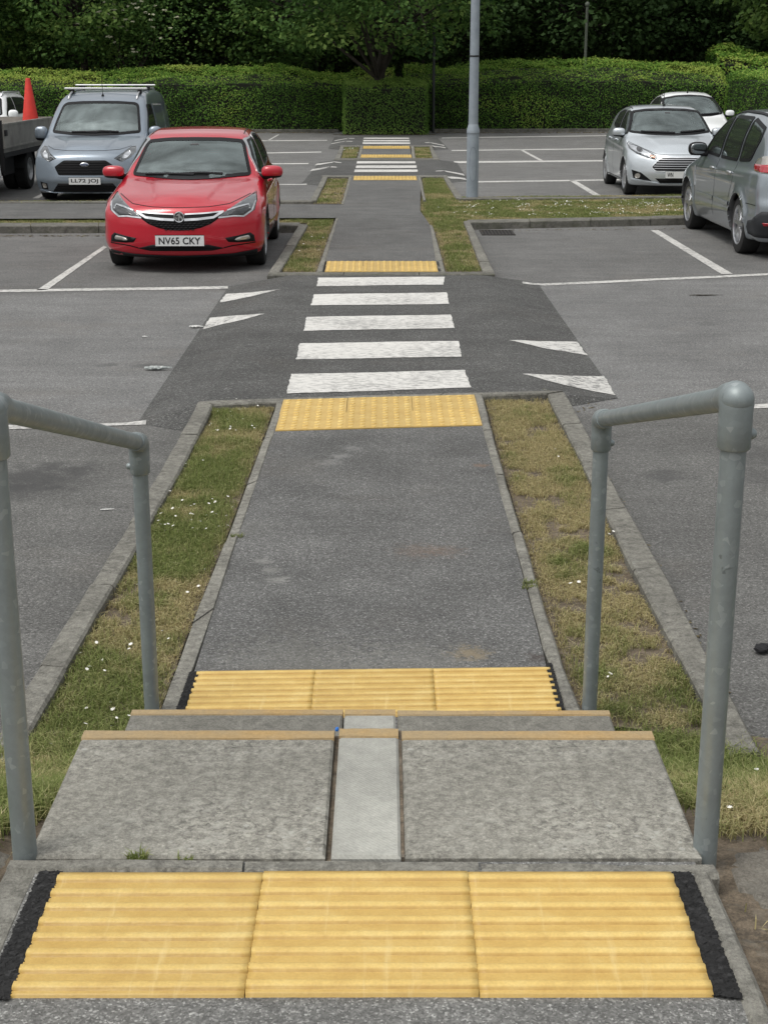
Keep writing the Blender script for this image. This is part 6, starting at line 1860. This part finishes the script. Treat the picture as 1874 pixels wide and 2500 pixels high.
for sg in (1, -1):
    f = (lambda P: P) if sg == 1 else mirx
    tl = car.patch('tail_light', 'corner', rounded([(.66, 1.075), (.60, 1.12), (.44, 1.16), (.2, 1.18), (-.16, 1.185), (-.16, .975), (.3, .975), (.58, .99), (.66, 1.02)], .02), M['clearlens'], .008, .03, .025, sg)
    car.patch('red_lens', 'corner', [(.645, 1.025), (.64, 1.068), (.2, 1.072), (-.15, 1.072), (-.15, .982), (.3, .982), (.57, .997)], M['redlens'], .012, .02, .025, sg, parent=tl)
    car.patch('reflector', 'rear', f([(.62, .395), (.82, .40), (.84, .435), (.62, .43)]), M['redlens'], .012, .01, .02)
    car.band('body_seam', 'rear', f([(.765, .56), (.76, .75), (.75, .96), (.72, 1.2)]), .012, M['seal'], .0012)
    car.mirror(1.72, 1.00, 1.12, (.125, .06, .085), sg, M['plastic'])
    car.band('body_seam', 'side', [(1.40, .42), (1.34, .8), (1.50, 1.05)], .008, M['seal'], .0012, side=sg)
    car.band('body_seam', 'side', [(2.47, 1.04), (2.50, .7), (2.44, .33)], .008, M['seal'], .0012, side=sg)
    car.band('body_seam', 'side', [(3.42, 1.05), (3.40, .80), (3.28, .62)], .008, M['seal'], .0012, side=sg)
    car.band('body_seam', 'side', [(4.16, .62), (4.50, .62)], .008, M['seal'], .0012, side=sg)
    car.band('side_trim', 'side', [(1.45, .54), (2.46, .54)], .05, M['mpvgrey'], .012, side=sg)
    car.band('side_trim', 'side', [(2.52, .54), (3.30, .54)], .05, M['mpvgrey'], .012, side=sg)
    car.band('side_vent', 'side', [(1.36, .62), (1.30, .88)], .03, M['satin'], .008, side=sg)
    car.band('roof_rail', 'top', [(sg * .60, 2.1), (sg * .605, 3.0), (sg * .575, 4.1)], .035, M['seal'], .012)
    car.patch('bumper_corner', 'corner', [(.64, .36), (.60, .43), (.46, .46), (.34, .56), (-.30, .575), (-.30, .25), (.45, .26), (.62, .28)], M['greyplastic'], .008, .02, .035, sg)
car.patch('bumper_trim', 'rear', [(-.62, .575), (.62, .575), (.62, .25), (-.62, .25)], M['greyplastic'], .0065, .01, .04)
car.handles((2.32, 3.24), .915, M['satin'], .10)
mb = MB(); mb.tube([(-.55, 4.30 - car.L / 2, .26), (-.55, 4.70 - car.L / 2, .255)], .04, 14); mb.build('exhaust', M['darkmetal'], R_, True)
car.plate('', 4.785, .80)

# ---- white car behind the silver hatchback
S = dict(L=3.75, W=.85, zb=.19, axz=.30, k=.16, kn=.08,
  top=[(0, .72), (.05, .79), (.2, .88), (.5, .98), (.8, 1.06), (.92, 1.10), (1.2, 1.29), (1.45, 1.45), (1.65, 1.54), (1.9, 1.60), (2.2, 1.625), (2.6, 1.60), (3.0, 1.52), (3.4, 1.30), (3.6, 1.08), (3.75, .85)],
  wz=[(.1, .76), (.3, .83), (.5, .85), (.8, .85), (1.0, .825), (1.08, .79), (1.3, .71), (1.5, .62), (1.65, .54)],
  plan=[(0, .93), (.3, .97), (.8, 1), (2.7, 1), (3.4, .94), (3.75, .86)],
  fr=[(.1, .18), (.2, .07), (.4, .0), (.6, .03), (.75, .10), (1.0, .4), (1.7, .7)], re=[(.1, 3.65), (.4, 3.75), (.8, 3.72), (1.0, 3.66), (1.3, 3.5), (1.7, 3.4)],
  cam=[(0, .10), (1.0, .05), (1.7, .09), (3.75, .10)], arch=[(.75, .34, .02), (3.05, .34, .02)], cabin=(1.05, 3.3, .6), um=2.15, nb=.45)
car = Car('white_car', S, (7.06, 33.6 + S['L'] / 2, ZL), math.radians(-.8), 'carwhite', 'round roofed white car half hidden behind the silver hatchback')
car.window('windscreen', 'front', [(0, 1.09), (.4, 1.10), (.72, 1.15), (.59, 1.49), (.3, 1.545), (0, 1.56), (-.3, 1.545), (-.59, 1.49), (-.72, 1.15), (-.4, 1.10)], 'glass', .03)
car.window('side_window', 'side', [(1.28, 1.12), (2.95, 1.15), (2.55, 1.47), (2.1, 1.52), (1.75, 1.47)], 'darkglass', .025)
car.finish(.028)
car.cabin(1.1, 1.85, 2.55, .62, .34, 1.5, dashz=1.08)
car.wheels(.30, .19, .20, spokes=6)
for sg in (1, -1):
    car.mirror(1.32, .89, 1.16, (.10, .07, .07), sg, M['carwhite'])
    f = (lambda P: P) if sg == 1 else mirx
    car.patch('headlight', 'front', f([(.45, .72), (.60, .86), (.74, .92), (.76, .80), (.62, .72)]), M['lampglass'], .004, .02, .03)
    car.band('roof_seam', 'top', [(sg * .545, 1.9), (sg * .545, 2.4), (sg * .52, 2.9)], .018, M['seal'], .001)
    car.band('pillar_seam', 'front', [(sg * .75, 1.15), (sg * .63, 1.49), (sg * .58, 1.53)], .014, M['seal'], .001)
car.patch('grille', 'front', [(-.45, .62), (.45, .62), (.38, .45), (-.38, .45)], M['mesh'], .003, .01, .04)
for P_ in ([(.0, 1.12), (-.3, 1.135), (-.55, 1.15)], [(.6, 1.16), (.3, 1.135), (.05, 1.125)]): car.band('wiper', 'front', P_, .022, M['seal'], .022, thick=.0)
mb = MB(); mb.tube([(0, 1.9 - car.L / 2, 1.59), (0, 1.9 - car.L / 2, 1.80)], .008, 6); mb.blob((0, 1.9 - car.L / 2, 1.61), (.02, .03, .025)); mb.build('antenna', M['plastic'], car.root)

# ---- white off-roader behind the truck
S = dict(L=4.3, W=.90, zb=.22, axz=.35, k=.11, kn=.08,
  top=[(0, .85), (.05, .92), (.2, .98), (.6, 1.04), (1.0, 1.09), (1.12, 1.12), (1.45, 1.34), (1.75, 1.52), (1.95, 1.60), (2.3, 1.64), (3.0, 1.64), (3.8, 1.60), (4.05, 1.5), (4.2, 1.1), (4.3, .9)],
  wz=[(.1, .82), (.3, .88), (.6, .90), (.95, .895), (1.08, .86), (1.14, .83), (1.35, .77), (1.55, .69), (1.7, .60)],
  plan=[(0, .95), (.4, .98), (.9, 1), (3.6, 1), (4.3, .93)],
  fr=[(.1, .15), (.3, .02), (.5, .0), (.75, .03), (.9, .1), (1.1, .4), (1.8, .7)], re=[(.1, 4.2), (.4, 4.3), (.9, 4.28), (1.3, 4.15), (1.7, 4.05)],
  cam=[(0, .08), (1.0, .04), (1.9, .06), (4.3, .06)], arch=[(.88, .39, .02), (3.48, .39, .02)], cabin=(1.25, 4.0, .65), um=2.5, nb=.34)
car = Car('white_off_roader', S, (-9.2, 32.2 + S['L'] / 2, ZL), math.radians(.5), 'carwhite', 'white off-roader with silver roof rails behind the flatbed truck')
car.window('windscreen', 'front', [(0, 1.11), (.4, 1.12), (.76, 1.15), (.65, 1.50), (.3, 1.55), (0, 1.555), (-.3, 1.55), (-.65, 1.50), (-.76, 1.15), (-.4, 1.12)], 'glass', .03)
car.window('side_window', 'side', [(1.50, 1.13), (2.45, 1.14), (2.45, 1.52), (2.10, 1.51)], 'darkglass', .022)
car.window('side_window', 'side', [(2.53, 1.14), (3.75, 1.17), (3.60, 1.49), (2.53, 1.52)], 'darkglass', .022)
car.finish(.028)
car.cabin(1.28, 2.1, 2.95, .66, .38, 1.55, dashz=1.1)
car.wheels(.35, .22, .22, spokes=6)
for sg in (1, -1):
    car.mirror(1.56, .96, 1.17, (.11, .08, .095), sg, M['carwhite'])
    f = (lambda P: P) if sg == 1 else mirx
    car.patch('headlight', 'front', f([(.48, .80), (.60, .92), (.78, .96), (.80, .82)]), M['lampglass'], .004, .02, .03)
    p, n = car.proj('top', [(sg * .62, 1.95), (sg * .62, 2.15), (sg * .62, 3.7), (sg * .61, 3.9)])
    mb = MB(); mb.tube([(a[0], a[1] - car.L / 2, a[2] + d) for a, d in zip(p, (0, .05, .05, 0))], .02, 8); mb.build('roof_rail', M['satin'], car.root, True)
car.patch('grille', 'front', [(-.45, .85), (.45, .85), (.40, .62), (-.40, .62)], M['mesh'], .003, .01, .04)

# ---- flatbed truck and the cone on it
M['alupanel'] = simple('dropside_panel', (0.30, 0.29, 0.265), .5, .35, vary=.28, vs=3.5)
M['chassis'] = simple('chassis_black', (0.015, 0.015, 0.016), .7)
M['timber'] = simple('timber_post', (0.16, 0.085, 0.03), .8, vary=.3)
TX, TY = -7.50, 25.75
t = empty('flatbed_truck', (TX, TY + 1.9, ZL), math.radians(0)); tag(t, 'flatbed truck with grey dropside panels and a red cone aboard, left of the van', 'truck')
y0, y1, zb_ = -1.9, 1.9, .78
mb = MB(); mb.box((0, 0, zb_), (2.02, 3.8, .07)); mb.build('bed_floor', M['alupanel'], t)
for sg in (1, -1):
    mb = MB(); mb.box((sg * 1.02, 0, zb_ + .25), (.035, 3.8, .42), ch=.006)
    for k in range(2): mb.box((sg * 1.041, 0, zb_ + .06 + k * .375), (.012, 3.79, .03))
    side = mb.build('side_panel', M['alupanel'], t)
    lt = MB()
    for yy in (y0 + .07, y1 - .07): lt.box((sg * 1.052, yy, zb_ + .30), (.03, .13, .10), ch=.008)
    lt.build('latch', M['chassis'], side)
    rl = MB(); rl.box((sg * 1.0, 0, zb_ - .07), (.05, 3.84, .08)); rl.build('side_rail', M['chassis'], t)
for yy, nm in ((y0, 'headboard'), (y1, 'tail_panel')):
    mb = MB(); mb.box((0, yy + (.02 if yy < 0 else -.02), zb_ + .25), (1.99, .035, .42)); mb.build(nm, M['alupanel'], t)
for sg in (1, -1):
    mb = MB(); mb.box((sg * .98, y0 - .01, zb_ + .08), (.06, .06, .9 if sg < 0 else .86)); mb.build('corner_post', M['chassis'], t)
mb = MB(); mb.box((.87, y0 + .10, zb_ + .34), (.10, .08, .62)); mb.build('timber_post', M['timber'], t)
mb = MB()
for sg in (1, -1): mb.box((sg * .42, -.6, .56), (.10, 5.6, .18))
for k in range(5): mb.box((0, y0 + .3 + k * .8, .69), (1.9, .08, .10))
mb.box((.62, -.9, .50), (.42, .8, .34)); mb.build('chassis', M['chassis'], t)
def truck_wheel(sg, yy, dual):
    x = sg * (.98 - .02)
    mb = MB(); pr = [(.20, -.1), (.33, -.105), (.355, -.08), (.36, 0), (.355, .08), (.33, .105), (.20, .1)]
    mb.lathe(pr, (0, 0, 0), 'X', 36)
    if dual: mb.lathe([(a, b - sg * .24) for a, b in pr], (0, 0, 0), 'X', 36)
    w_ = mb.build('wheel', M['tyre'], t); auto_smooth(w_, 40); w_.location = (x - sg * .10, yy, .36)
    rb_ = MB(); rb_.lathe([(.205, sg * .10), (.195, sg * .103), (.18, sg * .05), (.12, sg * .02), (.10, sg * .07), (.06, sg * .09), (.001, sg * .09)], (0, 0, 0), 'X', 28)
    for k in range(6):
        a = k * math.pi / 3; rb_.blob((sg * .05, .085 * math.cos(a), .085 * math.sin(a)), (.02, .012, .012), 1, 8, 6)
    auto_smooth(rb_.build('rim', M['steelrim'], w_), 40)
    g = MB(); g.tube([(x - sg * .15, yy + .46 * math.cos(a), .36 + .46 * math.sin(a)) for a in np.linspace(.35, math.pi - .35, 12)], .0, 4)
    mg = MB(); V = []; Fc = []
    an = np.linspace(.15, math.pi - .15, 14)
    for a in an:
        for xx in (x - sg * .32, x + sg * .02):
            V.append((xx, yy + .45 * math.cos(a), .34 + .43 * math.sin(a)))
    for i in range(len(an) - 1): Fc.append((i * 2, i * 2 + 1, i * 2 + 3, i * 2 + 2))
    mg.add(V, Fc); mg.build('mudguard', M['chassis'], t)
for sg in (1, -1): truck_wheel(sg, .15, True); truck_wheel(sg, -2.95, False)
mb = MB(); V = []; Fc = []
pr = [(-2.12, .35), (-2.12, 2.0), (-2.25, 2.12), (-2.95, 2.10), (-3.55, 1.25), (-3.95, 1.05), (-4.05, .75), (-4.02, .35)]
for sg in (-1, 1):
    for a, b in pr: V.append((sg * (1.0 - max(0, b - 1.2) * .16), a, b))
n = len(pr)
Fc = [tuple(range(n)), tuple(range(2 * n - 1, n - 1, -1))] + [((i + 1) % n, i, n + i, n + (i + 1) % n) for i in range(n)]
mb.add(V, Fc); cab = mb.build('cab', M['carwhite'], t)
mb = MB(); mb.add([(-.85, -3.52, 1.33), (.85, -3.52, 1.33), (.78, -3.01, 2.04), (-.78, -3.01, 2.04)], [(0, 1, 2, 3)]); mb.build('windscreen', M['lampdark'], cab)
for sg in (1, -1):
    mb = MB(); mb.add([(sg * .985, -3.42, 1.32), (sg * .985, -2.25, 1.32), (sg * .88, -2.35, 1.98), (sg * .875, -2.95, 1.98)], [(0, 1, 2, 3)]); mb.build('side_window', M['lampdark'], cab)
    mb = MB(); mb.blob((sg * .8, -4.03, .82), (.14, .03, .08), .7); mb.build('headlight', M['clearlens'], cab, True)
def cone_mat():
    tt = NT('cone_plastic'); c = tt.mix(1.0, (0.66, 0.035, 0.022), tt.ramp(tt.noise(6, 5, .6), [(.3, .8), (.7, 1.1)]), 'MULTIPLY')
    return tt.pbr(c, .5)
M['cone'] = cone_mat()
p = (TX + .76, TY + 3.2, ZL + zb_ + .035)
t = empty('traffic_cone', p); tag(t, 'tall red traffic cone standing on the bed of the flatbed truck', 'cone')
mb = MB(); mb.lathe([(.20, .04), (.19, .10), (.045, 1.13), (.035, 1.15), (.026, 1.15), (.026, 1.0)], n=32); auto_smooth(mb.build('cone_body', M['cone'], t), 40)
mb = MB(); mb.box((0, 0, .022), (.36, .36, .044), ch=.008); mb.build('cone_base', M['cone'], t)
